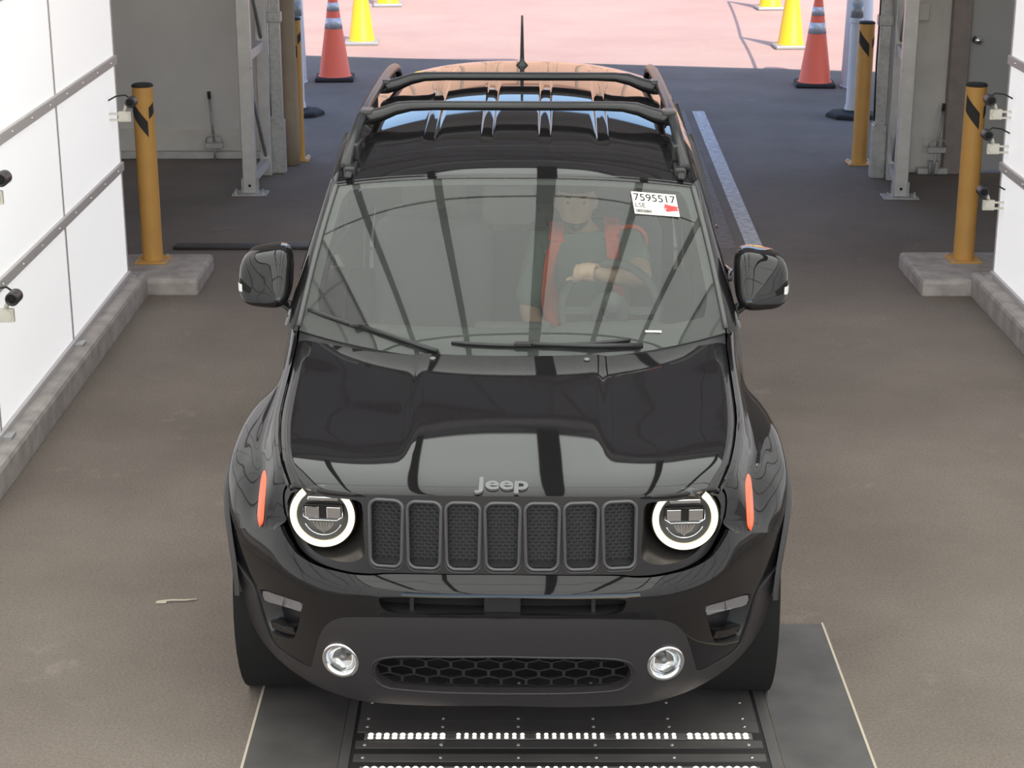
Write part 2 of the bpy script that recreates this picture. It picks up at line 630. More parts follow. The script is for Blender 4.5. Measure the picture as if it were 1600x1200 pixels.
def light_wall(name, x, sgn):
    root = struct(empty(name, (0, 0, 0)))
    meshes = {}
    for k in range(len(YB) - 1):
        y1, y0 = YB[k] - 0.010, YB[k + 1] + 0.010
        for j in range(len(ZB) - 1):
            z0, z1 = ZB[j] + 0.02, ZB[j + 1] - 0.02
            key = (j,)
            if key not in meshes:
                o = B().box(min(0, -sgn * 0.03), max(0, -sgn * 0.03), -(y1 - y0) / 2, (y1 - y0) / 2, -(z1 - z0) / 2, (z1 - z0) / 2).build('light_panel', 'panel', root)
                meshes[key] = o.data
            else:
                o = add('light_panel', meshes[key], None, root)
            o.location = (x, (y0 + y1) / 2, (z0 + z1) / 2)
    # seam strips behind the panels, rails in front of them
    for y in YB:
        B().box(min(x - sgn * 0.045, x + sgn * 0.004), max(x - sgn * 0.045, x + sgn * 0.004), y - 0.013, y + 0.013, ZB[0], ZB[-1]).build('seam_strip', 'railpaint', root)
    for z in ZB:
        h = 0.026 if z > 0.2 else 0.018
        r = B().box(min(x - sgn * 0.035, x + sgn * 0.018), max(x - sgn * 0.035, x + sgn * 0.018), YB[-1], YB[0] + 0.012, z - h, z + h, 0.004).build('rail', 'railpaint', root)
        if 0.5 < z < 2.3:
            tag(rivets(B(), x + sgn * 0.018, sgn, YB[-1], YB[0], z).build('rivet_row', 'screw', r), kind='stuff')
    # little feet of the frame on the kerb
    for y in YB[:6]:
        B().box(x - sgn * 0.04 if sgn > 0 else x - 0.06, x + 0.06 if sgn > 0 else x + 0.04, y - 0.05, y + 0.03, 0.14, 0.155).build('foot', 'galv', root)
    B().box(min(x - sgn * 0.05, x - sgn * 0.06), max(x - sgn * 0.05, x - sgn * 0.06), YB[-1], YB[0], 0.14, ZB[-1]).build('backing', 'roofcloth', root)
    return root
light_wall('wall_left', XL, 1)
light_wall('wall_right', XR, -1)

# luminous ceiling of the booth
croot = struct(empty('ceiling', (0, 0, 0)))
CZ = 3.27
BARS = [-2.29, -1.48, -0.63, 0.22, 1.07, 1.92, 2.87]
CY = [8.75, 6.95, 5.40, 4.05, 2.70, 1.35, 0.0, -1.5]
cm = {}
for i in range(len(BARS) - 1):
    for k in range(len(CY) - 1):
        x0, x1, y1, y0 = BARS[i] + 0.02, BARS[i + 1] - 0.02, CY[k] - 0.008, CY[k + 1] + 0.008
        if (i, y1 - y0) not in cm:
            o = B().box((x0 - x1) / 2, (x1 - x0) / 2, (y0 - y1) / 2, (y1 - y0) / 2, 0, 0.03).build('ceiling_panel', 'cpanel', croot)
            cm[(i, y1 - y0)] = o.data
        else:
            o = add('ceiling_panel', cm[(i, y1 - y0)], None, croot)
        o.location = ((x0 + x1) / 2, (y0 + y1) / 2, CZ)
for i, x in enumerate(BARS):
    w = 0.075 if i == 3 else 0.038
    B().box(x - w, x + w, CY[-1], CY[0] + 0.02, CZ - 0.03, CZ + 0.05).build('ceiling_bar', 'darkbar', croot)
for y in CY:
    B().box(BARS[0], BARS[-1], y - 0.010, y + 0.010, CZ - 0.012, CZ + 0.05).build('cross_bar', 'darkbar', croot)

# kerbs that carry the light walls, pads of the bollards
def kerb(name, x0, x1, y0, y1, z, label=None):
    return struct(B().box(x0, x1, y0, y1, -0.02, z, 0.025).build(name, 'concrete', None, False))
kerb('trim_1', -2.78, -2.19, -2.0, 10.72, 0.14)
kerb('trim_2', 2.755, 3.36, -2.0, 10.72, 0.14)
kerb('trim_3', -2.75, -1.89, 10.68, 11.33, 0.10)
kerb('trim_4', 2.46, 3.30, 10.66, 11.38, 0.10)

# tent hall: gable roof, side walls, end walls left and right of the exit
def gz(x): return 5.65 - 0.22 * abs(x - 0.4)
Y0T, Y1T = -7.0, 15.4
troof = struct(empty('ceiling_tent', (0, 0, 0)))
for s, xa, xb in ((0, -7.2, 0.4), (1, 0.4, 8.0)):
    v = [(xa, Y0T, gz(xa)), (xb, Y0T, gz(xb)), (xb, Y1T, gz(xb)), (xa, Y1T, gz(xa))]
    solid(add('roof_sheet', mesh(v, [(0, 1, 2, 3)]), 'roofcloth', troof), 0.03)
for y in (-6.8, -2.5, 2, 6.5, 9.9, 12.2, 15.3):
    b = B()
    for xa, xb in ((-7.2, 0.4), (0.4, 8.0)):
        b.bar((xa, y, gz(xa) - 0.12), (xb, y, gz(xb) - 0.12), 0.06, 0.12)
        b.bar((xa, y, gz(xa) - 0.62), (xb, y, gz(xb) - 0.62), 0.06, 0.08)
        for k in range(9):
            t0, t1 = k / 9, (k + 0.5) / 9
            b.bar((xa + (xb - xa) * t0, y, gz(xa + (xb - xa) * t0) - 0.62), (xa + (xb - xa) * t1, y, gz(xa + (xb - xa) * t1) - 0.12), 0.03)
    b.build('roof_truss', 'galv', troof)
for y0 in (9.6, 10.9):
    B().box(-7, 7.8, y0, y0 + 0.06, 3.7, 3.76).build('roof_purlin', 'galv', troof)
sheet('wall_tent_left', [(-7.2, Y0T, 0), (-7.2, Y1T, 0), (-7.2, Y1T, gz(-7.2)), (-7.2, Y0T, gz(-7.2))], 'tent')
sheet('wall_tent_right', [(8.0, Y0T, 0), (8.0, Y1T, 0), (8.0, Y1T, gz(8)), (8.0, Y0T, gz(8))], 'tent')

# left end wall: smooth fabric with a lighter skirt and a ground rail
wl = struct(empty('wall_back_left', (0, 0, 0)))
B().box(-7.2, -1.98, 15.0, 15.04, 0.23, 5.0).build('fabric', 'tent', wl)
B().box(-7.2, -1.98, 14.985, 15.02, 0.06, 0.24, 0.006).build('skirt', 'skirt', wl)
B().box(-7.2, -1.98, 14.93, 15.02, 0.0, 0.06, 0.008).build('ground_rail', 'alu', wl)
wr = struct(empty('wall_back_right', (0, 0, 0)))
B().box(2.85, 3.43, 14.40, 14.44, 0.0, 5.0).build('fabric', 'skirt', wr)
sk = [[Vector((2.85 + 0.56 * i / 14, 14.385 + 0.012 * sin(i * 1.9) + 0.01 * random.random(), z)) for i in range(15)] for z in (0.28, 0.22, 0.14, 0.07, 0.02)]
B().grid(sk).build('skirt', 'skirt', wr, True)
B().box(2.85, 3.12, 14.30, 14.40, 0.0, 0.09, 0.008).build('ground_rail', 'alu', wr)
B().box(3.20, 3.44, 14.30, 14.40, 0.0, 0.05, 0.008).build('ground_rail', 'alu', wr)
for x in (3.0, 3.32):
    B().box(x - 0.04, x + 0.04, 14.27, 14.33, 0.02, 0.11, 0.006).build('anchor_block', 'galv', wr)
B().box(3.12, 3.225, 14.36, 14.40, 1.19, 1.33, 0.01).build('switch_box', 'skirt', wr)
B().box(4.62, 8.0, 14.38, 14.44, 0.0, 5.0).build('fabric', 'tent', wr)
B().box(2.85, 8.0, 14.38, 14.44, 2.2, 5.0).build('fabric', 'tent', wr)
dr = struct(empty('door_1', (0, 0, 0)))
B().box(3.55, 4.55, 14.36, 14.41, 0.02, 2.12, 0.004).build('door_leaf', 'door', dr)
B().box(3.40, 3.545, 14.31, 14.44, 0.0, 2.2, 0.01).build('door_jamb', 'jamb', dr)
B().box(4.555, 4.66, 14.31, 14.44, 0.0, 2.2, 0.01).build('door_jamb', 'jamb', dr)
k = B().lathe([(0.034, 0), (0.034, -0.008), (0.014, -0.012), (0.014, -0.035), (0.030, -0.045), (0.034, -0.062), (0.026, -0.078), (0.0, -0.082)], 20, 'y', (3.60, 14.36, 1.05)).build('door_knob', 'chrome', dr, True)
tag(k, 'brushed metal door knob')
# header above the exit
struct(B().box(-2.0, 2.9, 15.0, 15.06, 3.75, 5.75).build('wall_exit_header', 'roofcloth'))

# A-frame uprights of the tent at the exit
def upright(x, y, x2, y2, label, sgn):
    t = empty('truss_upright', (x, y, 0))
    tag(t, label, 'truss', 'truss uprights at the exit')
    dx, dy = x2 - x, y2 - y
    B().box(-0.05, 0.05, -0.035, 0.035, 0.012, 4.6, 0.006).build('front_chord', 'alu', t)
    B().box(dx - 0.045, dx + 0.045, dy - 0.035, dy + 0.035, 0.0, 4.6, 0.006).build('rear_chord', 'alu', t)
    zs = [0.10, 1.02, 1.94, 2.86, 3.78]
    for i, z in enumerate(zs):
        B().bar((0, 0, z), (dx, dy, z), 0.05, 0.07).build('rung', 'alu', t)
        if i < 4:
            B().tube([(0, 0.02, zs[i + 1] - 0.04), (dx, dy - 0.02, z + 0.05)], 0.014, 8).build('diagonal', 'galv', t, True)
    B().box(-0.13, 0.13, -0.09, 0.09, 0.0, 0.012, 0.002).build('base_plate', 'galv', t)
    for bx in (-0.10, 0.10):
        B().lathe([(0.014, 0.012), (0.014, 0.022), (0.006, 0.022), (0.006, 0.05), (0, 0.05)], 6, 'z', (bx, -0.05, 0)).build('anchor_bolt', 'screw', t)
    for sx in (-1, 1):
        B().box(sx * 0.056 - 0.006, sx * 0.056 + 0.006, -0.03, 0.03, 0.012, 0.12).build('bracket_ear', 'galv', t)
    B().lathe([(0.0, -0.037), (0.011, -0.0365), (0.011, -0.034)], 10, 'y', (0, 0, 0.07)).build('bolt_hole', 'void', t)
    B().lathe([(0.012, 0), (0.012, -0.012), (0, -0.012)], 6, 'y', (sgn * -0.045, -0.036, 0.95)).build('bolt', 'galv', t)
    return t
upright(-1.965, 13.58, -1.935, 14.30, 'aluminium truss upright before the plain grey tent wall', -1)
upright(2.89, 13.46, 2.955, 14.10, 'aluminium truss upright beside the grey door and switch box', 1)

def steel_post(x, y, label):
    t = tag(empty('steel_post', (x, y, 0)), label, 'post', 'steel posts at the exit')
    B().box(-0.045, 0.045, -0.04, 0.04, 0.25, 4.6, 0.006).build('shaft', 'galv', t)
    B().box(-0.055, 0.055, -0.05, 0.05, 0.0, 0.42, 0.006).build('sleeve', 'galv', t)
    B().box(-0.058, 0.058, -0.052, 0.052, 1.18, 1.26, 0.006).build('collar', 'galv', t)
    B().tube([(-0.05, -0.03, 0.45), (-0.06, -0.045, 0.9), (-0.055, -0.04, 1.3), (-0.06, -0.045, 2.2)], 0.007, 6).build('cable', 'rubber', t, True)
steel_post(-1.845, 14.40, 'galvanised square post between truss and tan pad at plain tent wall')
steel_post(2.855, 14.20, 'galvanised square post between truss and tan pad at the door side')

def pad_post(x, y, w, label):
    pts = []
    rows = []
    for i in range(16):
        z = 4.4 * i / 15
        g = w * (1 + 0.10 * sin(z * 2.3) + 0.06 * sin(z * 5.1))
        rows.append([Vector((cos(a) * g * (1 if abs(cos(a)) < .9 else 1.0), sin(a) * 0.06, z)) for a in [2 * pi * j / 14 for j in range(14)]])
    b = B().grid(rows, True)
    b.f.append(tuple(range(14)))
    o = b.build('padded_post', 'tan', None, True, (x, y, 0.005))
    tag(o, label, 'padding', 'tan padded posts at the exit')
pad_post(-1.795, 14.70, 0.075, 'tan padded post beside the yellow bollard at plain tent wall')
pad_post(2.975, 14.61, 0.055, 'tan padded post beside the yellow bollard at the door side')

# bollards
def stripe(b, r, a0, a1, z0, h, slope, n=8):
    rows = []
    for i in range(n + 1):
        a = a0 + (a1 - a0) * i / n
        zz = z0 + slope * (a - a0)
        rows.append([Vector((r * cos(a), r * sin(a), zz)), Vector((r * cos(a), r * sin(a), zz + h))])
    return b.grid(rows)

def bollard(x, y, z, h, r, label, flip):
    t = tag(empty('bollard', (x, y, z)), label, 'bollard', 'yellow bollards')
    B().lathe([(r, 0.01), (r, h - 0.012)], 32).build('pipe', 'yellow', t, True, auto=40)
    B().lathe([(r + 0.002, h - 0.014), (r + 0.002, h - 0.004), (r - 0.01, h + 0.004), (0, h + 0.006)], 32).build('cap', 'rubber', t, True)
    b = B()
    zz = h - 0.235
    stripe(b, r + 0.0012, radians(-172), radians(-128), zz + 0.03, 0.10, 0.0)
    b2 = B()
    if flip:
        stripe(b2, r + 0.0015, radians(-160), radians(-75), zz + 0.075, 0.10, -0.075, 10)
    else:
        stripe(b2, r + 0.0015, radians(-175), radians(-60), zz + 0.09, 0.095, -0.085, 12)
    b2.build('black_stripe', 'rubber', t)
    b3 = B()
    stripe(b3, r + 0.0015, radians(-52), radians(-15), zz + 0.03, 0.07, 0.05, 6)
    b3.build('black_stripe', 'rubber', t)
    B().box(-0.10, 0.10, -0.10, 0.10, 0, 0.012, 0.002).build('base_plate', 'yellow', t)
    for i in (-1, 1):
        for j in (-1, 1):
            B().lathe([(0.012, 0.012), (0.012, 0.022), (0, 0.024)], 6, 'z', (i * 0.08, j * 0.08, 0)).build('anchor_bolt', 'screw', t)
bollard(-2.24, 11.14, 0.10, 1.10, 0.0635, 'yellow steel bollard on the concrete pad at the plain tent wall side', False)
bollard(2.82, 11.16, 0.10, 1.10, 0.0635, 'yellow steel bollard on the concrete pad in front of the grey door', True)
bollard(-1.76, 14.92, 0.0, 1.15, 0.062, 'yellow bollard at the exit beside the tan padded post at plain tent wall', False)
bollard(2.82, 14.75, 0.0, 1.14, 0.062, 'yellow bollard at the exit beside the tan padded post on door side', True)

# long-handled brooms leaning on the tent walls
def broom(p_top, p_head, p_foot, label):
    t = tag(empty('floor_scraper', (p_head[0], p_head[1], 0)), label, 'scraper', 'scrapers against the tent walls')
    o = Vector((p_head[0], p_head[1], 0))
    a, h, f = [Vector(p) - o for p in (p_top, p_head, p_foot)]
    B().tube([h, a], 0.011, 8).build('handle', 'galv', t, True)
    d = (a - h).normalized()
    B().tube([a, a + d * 0.06], 0.014, 8).build('grip', 'rubber', t, True)
    b = B()
    b.box(-0.075, 0.075, -0.02, 0.015, h.z - 0.055, h.z - 0.01, 0.006)
    b.build('head', 'galv', t)
    B().tube([(-0.07, 0, h.z - 0.02), (-0.06, 0, h.z + 0.03), (0, 0, h.z + 0.05), (0.06, 0, h.z + 0.04), (0.07, 0, h.z - 0.02)], 0.006, 6).build('wire_brace', 'galv', t, True)
    B().tube([h, f], 0.010, 8).build('spike', 'galv', t, True)
broom((-2.46, 14.92, 0.50), (-2.43, 14.86, 0.16), (-2.425, 14.84, 0.005), 'thin grey long-handled scraper leaning on the plain tent wall')
broom((3.37, 14.32, 0.50), (3.325, 14.24, 0.24), (3.30, 14.22, 0.005), 'thin grey long-handled scraper leaning on the skirt beside the door')

# delineator posts with black bases, white tubes, cones
def delineator(x, y, label):
    t = tag(empty('delineator_post', (x, y, 0)), label, 'post', 'white delineator posts')
    B().lathe([(0.075, 0.045), (0.066, 0.10), (0.058, 0.13), (0.055, 0.86), (0.062, 0.865), (0.062, 0.90), (0.055, 0.905), (0.055, 1.05), (0.062, 1.055), (0.062, 1.09), (0.05, 1.1), (0.045, 1.16), (0, 1.17)], 28).build('tube', 'white', t, True, auto=40)
    B().lathe([(0.0565, 0.91), (0.0565, 1.04)], 28).build('reflective_band', 'greyband', t, True)
    B().lathe([(0.24, 0.0), (0.24, 0.03), (0.22, 0.045), (0.10, 0.055), (0.08, 0.07), (0, 0.07)], 8).build('base', 'rubber', t)
delineator(-1.99, 17.10, 'white delineator post on black base at the plain tent wall side')
delineator(3.15, 16.98, 'white delineator post with grey band on black base on the door side')
def white_tube(x, y, label):
    t = tag(empty('white_barrier_post', (x, y, 0)), label, 'post', 'thick white barrier posts outside')
    B().lathe([(0.0, 0.0), (0.145, 0.002), (0.15, 0.02), (0.13, 0.9), (0.12, 1.3), (0.09, 1.34), (0, 1.35)], 28).build('tube', 'white', t, True, auto=50)
    B().lathe([(0.155, 0.0), (0.155, 0.02), (0.15, 0.025)], 28).build('foot_ring', 'white', t, True)
white_tube(-2.27, 19.05, 'thick white barrier post in the sun by orange cone at plain wall side')
white_tube(3.50, 18.75, 'thick white barrier post in the sun by orange cone at door side')

def cone(name, x, y, rz, h, r, colm, basem, bands, label, group):
    t = tag(empty(name, (x, y, 0), rz), label, 'traffic cone', group)
    B().box(-0.20, 0.20, -0.20, 0.20, 0.0, 0.045, 0.015).build('base', basem, t)
    rt = 0.035
    def rad(z): return r + (rt - r) * (z - 0.04) / (h - 0.04)
    B().lathe([(r + 0.012, 0.045), (rad(0.06), 0.06), (rt, h - 0.005), (rt - 0.01, h), (rt - 0.012, h - 0.02), (0, h - 0.02)], 32).build('body', colm, t, True, auto=50)
    for z0, z1, m in bands:
        B().lathe([(rad(z0) + 0.002, z0), (rad(z1) + 0.002, z1)], 32).build('collar', m, t, True)
    return t
OB = [(0.535, 0.645, 'reflect'), (0.715, 0.80, 'reflect')]
cone('traffic_cone', -1.85, 19.25, 0.05, 0.93, 0.165, 'orange', 'rubber', OB, 'orange traffic cone with two white collars beside yellow cones at plain wall side', 'orange cones')
cone('traffic_cone', 3.10, 18.85, -0.08, 0.93, 0.165, 'orange', 'rubber', OB, 'orange traffic cone with two white collars near the delineator on door side', 'orange cones')
cone('traffic_cone', -1.79, 22.1, 0.03, 0.93, 0.15, 'yellowcone', 'greyband', [], 'yellow traffic cone in sun just beyond orange cone at plain wall side', 'yellow cones')
cone('traffic_cone', 3.27, 21.75, 0.03, 0.93, 0.15, 'yellowcone', 'greyband', [], 'yellow traffic cone in sun just beyond orange cone at door side', 'yellow cones')
cone('traffic_cone', -1.74, 26.1, 0.06, 0.93, 0.15, 'yellowcone', 'greyband', [], 'farthest yellow traffic cone of the row at plain wall side', 'yellow cones')
cone('traffic_cone', 3.56, 25.7, 0.06, 0.93, 0.15, 'yellowcone', 'greyband', [], 'farthest yellow traffic cone of the row at door side', 'yellow cones')
pts = []
for a, b in (((3.10, 18.85, 0.92), (3.27, 21.75, 0.92)), ((3.27, 21.75, 0.92), (3.56, 25.7, 0.92))):
    for i in range(10):
        t = i / 9
        pts.append((a[0] + (b[0] - a[0]) * t, a[1] + (b[1] - a[1]) * t, 0.945 - 0.03 * 4 * t * (1 - t)))
tag(B().tube(pts, 0.018, 8).build('barrier_rope', 'yellowcone', None, True), 'yellow rope strung between the cone tops on door side', 'rope')

# distant tan cladded building across the yard
wb = tag(empty('tan_building', (0, 48, 0)), 'long tan building with vertical cladding ribs across the sunny yard', 'building')
B().box(-34, 34, 0, 8, 0, 9.6).build('wall', 'tanwall', wb)
pn = None
for i in range(56):
    x = -33.4 + i * 1.2
    if pn is None:
        o = B().box(-0.06, 0.06, -0.07, 0.0, 0, 9.5, 0.01).build('cladding_rib', 'tan', wb)
        pn = o.data
    else:
        o = add('cladding_rib', pn, None, wb)
    o.location = (x, 0, 0.02)
B().box(-34.2, 34.2, -0.2, 8.2, 9.55, 9.75).build('roof_edge', 'tanwall', wb)

# strips on the floor
def strip(pts, m, label):
    b = B()
    n = len(pts)
    b.put([(x, y, 0.0) for x, y in pts] + [(x, y, 0.004) for x, y in pts], [tuple(range(n))[::-1], tuple(range(n, 2 * n))] + [(i, (i + 1) % n, n + (i + 1) % n, n + i) for i in range(n)])
    tag(b.build('floor_strip', m), label, 'floor line', 'painted floor strips')
strip([(1.56, 11.87), (1.667, 11.87), (1.812, 17.28), (1.70, 17.28)], 'line', 'worn white painted floor strip beside the car')
strip([(1.36, 11.87), (1.486, 11.87), (1.631, 17.28), (1.53, 17.28)], 'line2', 'faded brown floor strip between the car and the white strip')
tag(B().box(-2.24, 1.30, 11.82, 11.92, 0.0, 0.025, 0.006).build('threshold_strip', 'black'), 'low dark threshold strip across the floor behind the car', 'threshold')
twig = tag(empty('twig', (-1.26, 6.31, 0)), 'thin pale twig lying on the asphalt in front of the kerb', 'twig')
B().tube([(-0.07, -0.012, 0.006), (-0.02, -0.004, 0.008), (0.03, 0.0, 0.006), (0.075, 0.01, 0.006)], 0.0035, 6).build('stem', 'stick', twig, True)
B().box(-0.075, -0.035, -0.02, -0.006, 0.001, 0.006, 0.002).build('leaf', 'stick', twig)

# drive-over platform with light bars
pl = tag(empty('scanner_platform', (0.15, 5.2, 0)), 'dark drive-over floor platform with light bars in front of the bumper', 'platform')
def pb(name, x0, x1, y0, y1, z0, z1, m, bev=0.002):
    return B().box(x0 - 0.15, x1 - 0.15, y0 - 5.2, y1 - 5.2, z0, z1, bev).build(name, m, pl)
pb('base', -0.535, 0.832, 3.9, 6.6, 0.0, 0.001, 'groove', 0)
pb('ramp_plate', -0.842, -0.545, 3.9, 6.15, 0.0, 0.003, 'plate', 0)
pb('ramp_plate', 0.850, 1.132, 3.9, 6.11, 0.0, 0.003, 'plate', 0)
pb('side_channel', -0.543, -0.512, 3.9, 6.5, 0.0, 0.004, 'plate2', 0)
pb('side_channel', 0.812, 0.845, 3.9, 6.5, 0.0, 0.004, 'plate2', 0)
ys = [5.325, 5.68, 6.05, 6.45]
pb('cover_plate', -0.50, 0.80, 5.375, 5.70, 0.0, 0.004, 'plate2', 0)
pb('cover_plate', -0.50, 0.80, 5.704, 6.10, 0.0, 0.004, 'plate2', 0)
pb('cover_plate', -0.50, 0.80, 6.104, 6.5, 0.0, 0.004, 'plate2', 0)
pb('cover_plate', -0.50, 0.80, 5.302, 5.372, 0.0, 0.0042, 'plate2', 0)
pb('cover_plate', -0.50, 0.80, 5.200, 5.245, 0.0, 0.0042, 'plate2', 0)
pb('cover_plate', -0.50, 0.80, 5.115, 5.160, 0.0, 0.0042, 'plate2', 0)
pb('cover_plate', -0.50, 0.80, 4.3, 5.02, 0.0, 0.0042, 'plate2', 0)
for x in (-0.843, 1.134):
    pb('metal_edge', x - 0.004, x + 0.004, 3.9, 6.12, 0.0, 0.004, 'stick', 0)
scr = B().lathe([(0.006, 0), (0.0055, 0.003), (0, 0.004)], 8).build('screw', 'screw', pl, True)
first = True
for y in (5.335, 5.39, 5.215, 5.135, 5.50, 5.64):
    for i in range(6):
        o = scr if first else add('screw', scr.data, None, pl)
        first = False
        o.location = (-0.47 + 0.245 * i - 0.15 + (0.004 if y > 5.45 else 0), y - 5.2, 0.004)
for yb, n in ((5.274, 48), (5.062, 48)):
    bar = pb('light_bar', -0.475, 0.773, yb - 0.018, yb + 0.018, 0.0, 0.0045, 'ledbar', 0)
    dm = None
    for i in range(n):
        x = -0.455 + 1.208 * i / (n - 1) - 0.15
        if i in (10, 20, 30, 39): continue
        bright = i < 10 or i > 39
        for r in (-1, 1):
            key = 'led' if bright else 'leddim'
            if dm is None: dm = {}
            if key not in dm:
                o = B().lathe([(0.0088 if bright else 0.0066, 0), (0.006, 0.003), (0, 0.004)], 10).build('led', key, bar, True)
                dm[key] = o.data
            else:
                o = add('led', dm[key], None, bar)
            o.location = (x, yb - 5.2 + r * 0.0095, 0.0045)

# small inspection cameras clamped to the light walls
def insp(x, y, z, sgn, label):
    t = tag(empty('inspection_camera', (x, y, z)), label, 'camera', 'small cameras on the light walls')
    g = sgn
    B().box(-0.035, 0.035, -0.012, 0.012, -0.06, 0.0, 0.004).build('clamp_block', 'bracket', t)
    d = B().lathe([(0.026, -0.012), (0.026, -0.018), (0.010, -0.02), (0, -0.02)], 14, 'y', (0, 0, -0.03)).build('clamp_dial', 'bracket', t, True, auto=30)
    B().tube([(0.0, 0, 0), (0.012 * g, 0, 0.03), (0.028 * g, 0, 0.05), (0.03 * g, 0, 0.075)], 0.010, 8).build('swivel_arm', 'bracket', t, True)
    B().box(min(0, -g * 0.09), max(0, -g * 0.09), -0.008, 0.008, -0.055, -0.045).build('mount_arm', 'bracket', t)
    B().box(min(0, -g * 0.09), max(0, -g * 0.09), -0.008, 0.008, -0.02, -0.01).build('mount_arm', 'bracket', t)
    c = B().lathe([(0.026, 0.05), (0.03, 0.04), (0.03, -0.035), (0.024, -0.04), (0.018, -0.034), (0, -0.034)], 18, 'y', (0.045 * g, -0.02, 0.055)).build('camera_barrel', 'black', t, True, auto=35)
    c2 = B().lathe([(0.0, -0.037), (0.017, -0.036), (0.017, -0.033)], 16, 'y', (0.045 * g, -0.02, 0.055)).build('lens', 'void', c, True)
    B().tube([(0.04 * g, 0.03, 0.06), (0.0, 0.04, 0.085), (-0.05 * g, 0.03, 0.08), (-0.09 * g, 0.0, 0.06)], 0.005, 6).build('cable', 'rubber', t, True)
insp(2.775, 10.50, 1.155, -1, 'top small camera on ivory clamp at the light wall next to the door')
insp(2.775, 10.50, 0.955, -1, 'middle small camera on ivory clamp at the light wall next to the door')
insp(2.775, 10.50, 0.625, -1, 'lowest small camera on ivory clamp at the light wall next to the door')
insp(-2.20, 10.40, 1.16, 1, 'small camera on ivory clamp beside the bollard at the far end of light wall')
insp(-2.20, 7.68, 1.28, 1, 'small camera on ivory clamp in the panel above the kerb, upper of two')
insp(-2.185, 7.64, 0.77, 1, 'small camera on ivory clamp in the lowest panels above the kerb')

# ================================================================== THE CAR (local: x to its left, y to its rear, z up; nose at y=0)
CAR = tag(empty('car', (-0.029, 4.96, 0.006), -0.021), 'glossy black compact sport utility vehicle with seven-slot grille and roof bars', 'car')

# plan curve of the nose and its vertical offsets
PLAN = cr([(0, 0), (.2, .004), (.4, .028), (.5, .06), (.6, .125), (.7, .225), (.78, .325), (.85, .43), (.895, .53), (.912, .62), (.915, .70)], 24)
ARC = [0.0]
for i in range(1, len(PLAN)):
    ARC.append(ARC[-1] + (PLAN[i] - PLAN[i - 1]).length)
PX = [(ARC[i], PLAN[i].x) for i in range(len(PLAN))]
PY = [(ARC[i], PLAN[i].y) for i in range(len(PLAN))]
XY = [(PLAN[i].x, PLAN[i].y) for i in range(len(PLAN))]
OZ = dense([(.16, .13), (.20, .095), (.24, .062), (.30, .037), (.40, .018), (.5, .004), (.56, 0), (.60, 0), (.63, .004), (.65, .014), (.67, .029), (.692, .047), (.72, .058), (.92, .078), (1.0, .086)])
OM = dense([(.16, .13), (.20, .095), (.24, .062), (.30, .037), (.40, .018), (.5, .004), (.56, 0), (.64, 0), (.74, .012), (.85, .04), (1.0, .085)])
OF = [(0.5, .02), (.69, .040), (1.0, .071)]          # the upright face with grille and lamps
def plan_at(s):
    sa = abs(s)
    p = Vector((interp(sa, PX), interp(sa, PY)))
    a = Vector((interp(sa + .012, PX), interp(sa + .012, PY)))
    b = Vector((interp(max(sa - .012, 0), PX), interp(max(sa - .012, 0), PY)))
    t = (a - b).normalized()
    if sa < .012: t = Vector((1, 0))
    return p, Vector((t.y, -t.x))
def S_pt(s, z, extra=0.0, face=False):
    p, n = plan_at(s)
    if face:
        o = interp(z, OF)
    else:
        w = sstep(.5, .8, abs(s))
        o = (1 - w) * interp(z, OZ) + w * interp(z, OM)
    q = p - n * (o + extra)
    return Vector((q.x if s >= 0 else -q.x, q.y, z))
def S_fn(extra=0.0, face=False):
    def f(s, z):
        h = .006
        p = S_pt(s, z, extra, face)
        du = S_pt(s + h, z, extra, face) - S_pt(s - h, z, extra, face)
        dv = S_pt(s, z + h, extra, face) - S_pt(s, z - h, extra, face)
        return p, du.cross(dv).normalized()
    return f
S_body, S_val, S_face = S_fn(), S_fn(-0.006), S_fn(0, True)
def loop(half, n=5):
    """smooth right half outline on the axis -> closed symmetric outline"""
    q = [(p.x, p.y) for p in cr(half, n)]
    q[0] = (0.0, q[0][1]); q[-1] = (0.0, q[-1][1])
    return sym(q[:-1] + [q[-1]])
def closed(pts, n=5):
    return [(p.x, p.y) for p in cr(pts, n, True)]
def flip(pts): return [(-a, b) for a, b in pts][::-1]

FACE_BOT = [(.772, .773), (.739, .732), (.687, .694), (.604, .676), (.504, .672), (.406, .674), (.34, .681), (.2, .685), (0, .687)]
FACE = [(0, .925), (.2, .924), (.41, .916), (.59, .902), (.676, .893), (.735, .885), (.776, .868), (.794, .840), (.790, .808)] + FACE_BOT
LAMP_HOLE = [(.715, .870), (.740, .845), (.738, .812), (.722, .775), (.685, .735), (.619, .704), (.521, .697), (.452, .709), (.424, .735), (.426, .80), (.428, .86), (.445, .893), (.52, .892), (.62, .883)]
lampL, lampR = flip(closed(LAMP_HOLE, 4)), closed(LAMP_HOLE, 4)
SLOTX = [(-0.354 + 0.118 * k) for k in range(7)]
slot_holes = [rrect(x, .803, .0525, .103, .026, 5, .04) for x in SLOTX]
o = panel('grille_panel', loop(FACE, 5), [lampL, lampR] + slot_holes, .022, S_face, 'satin', CAR, .02)
tag(o, 'satin black upright face panel')

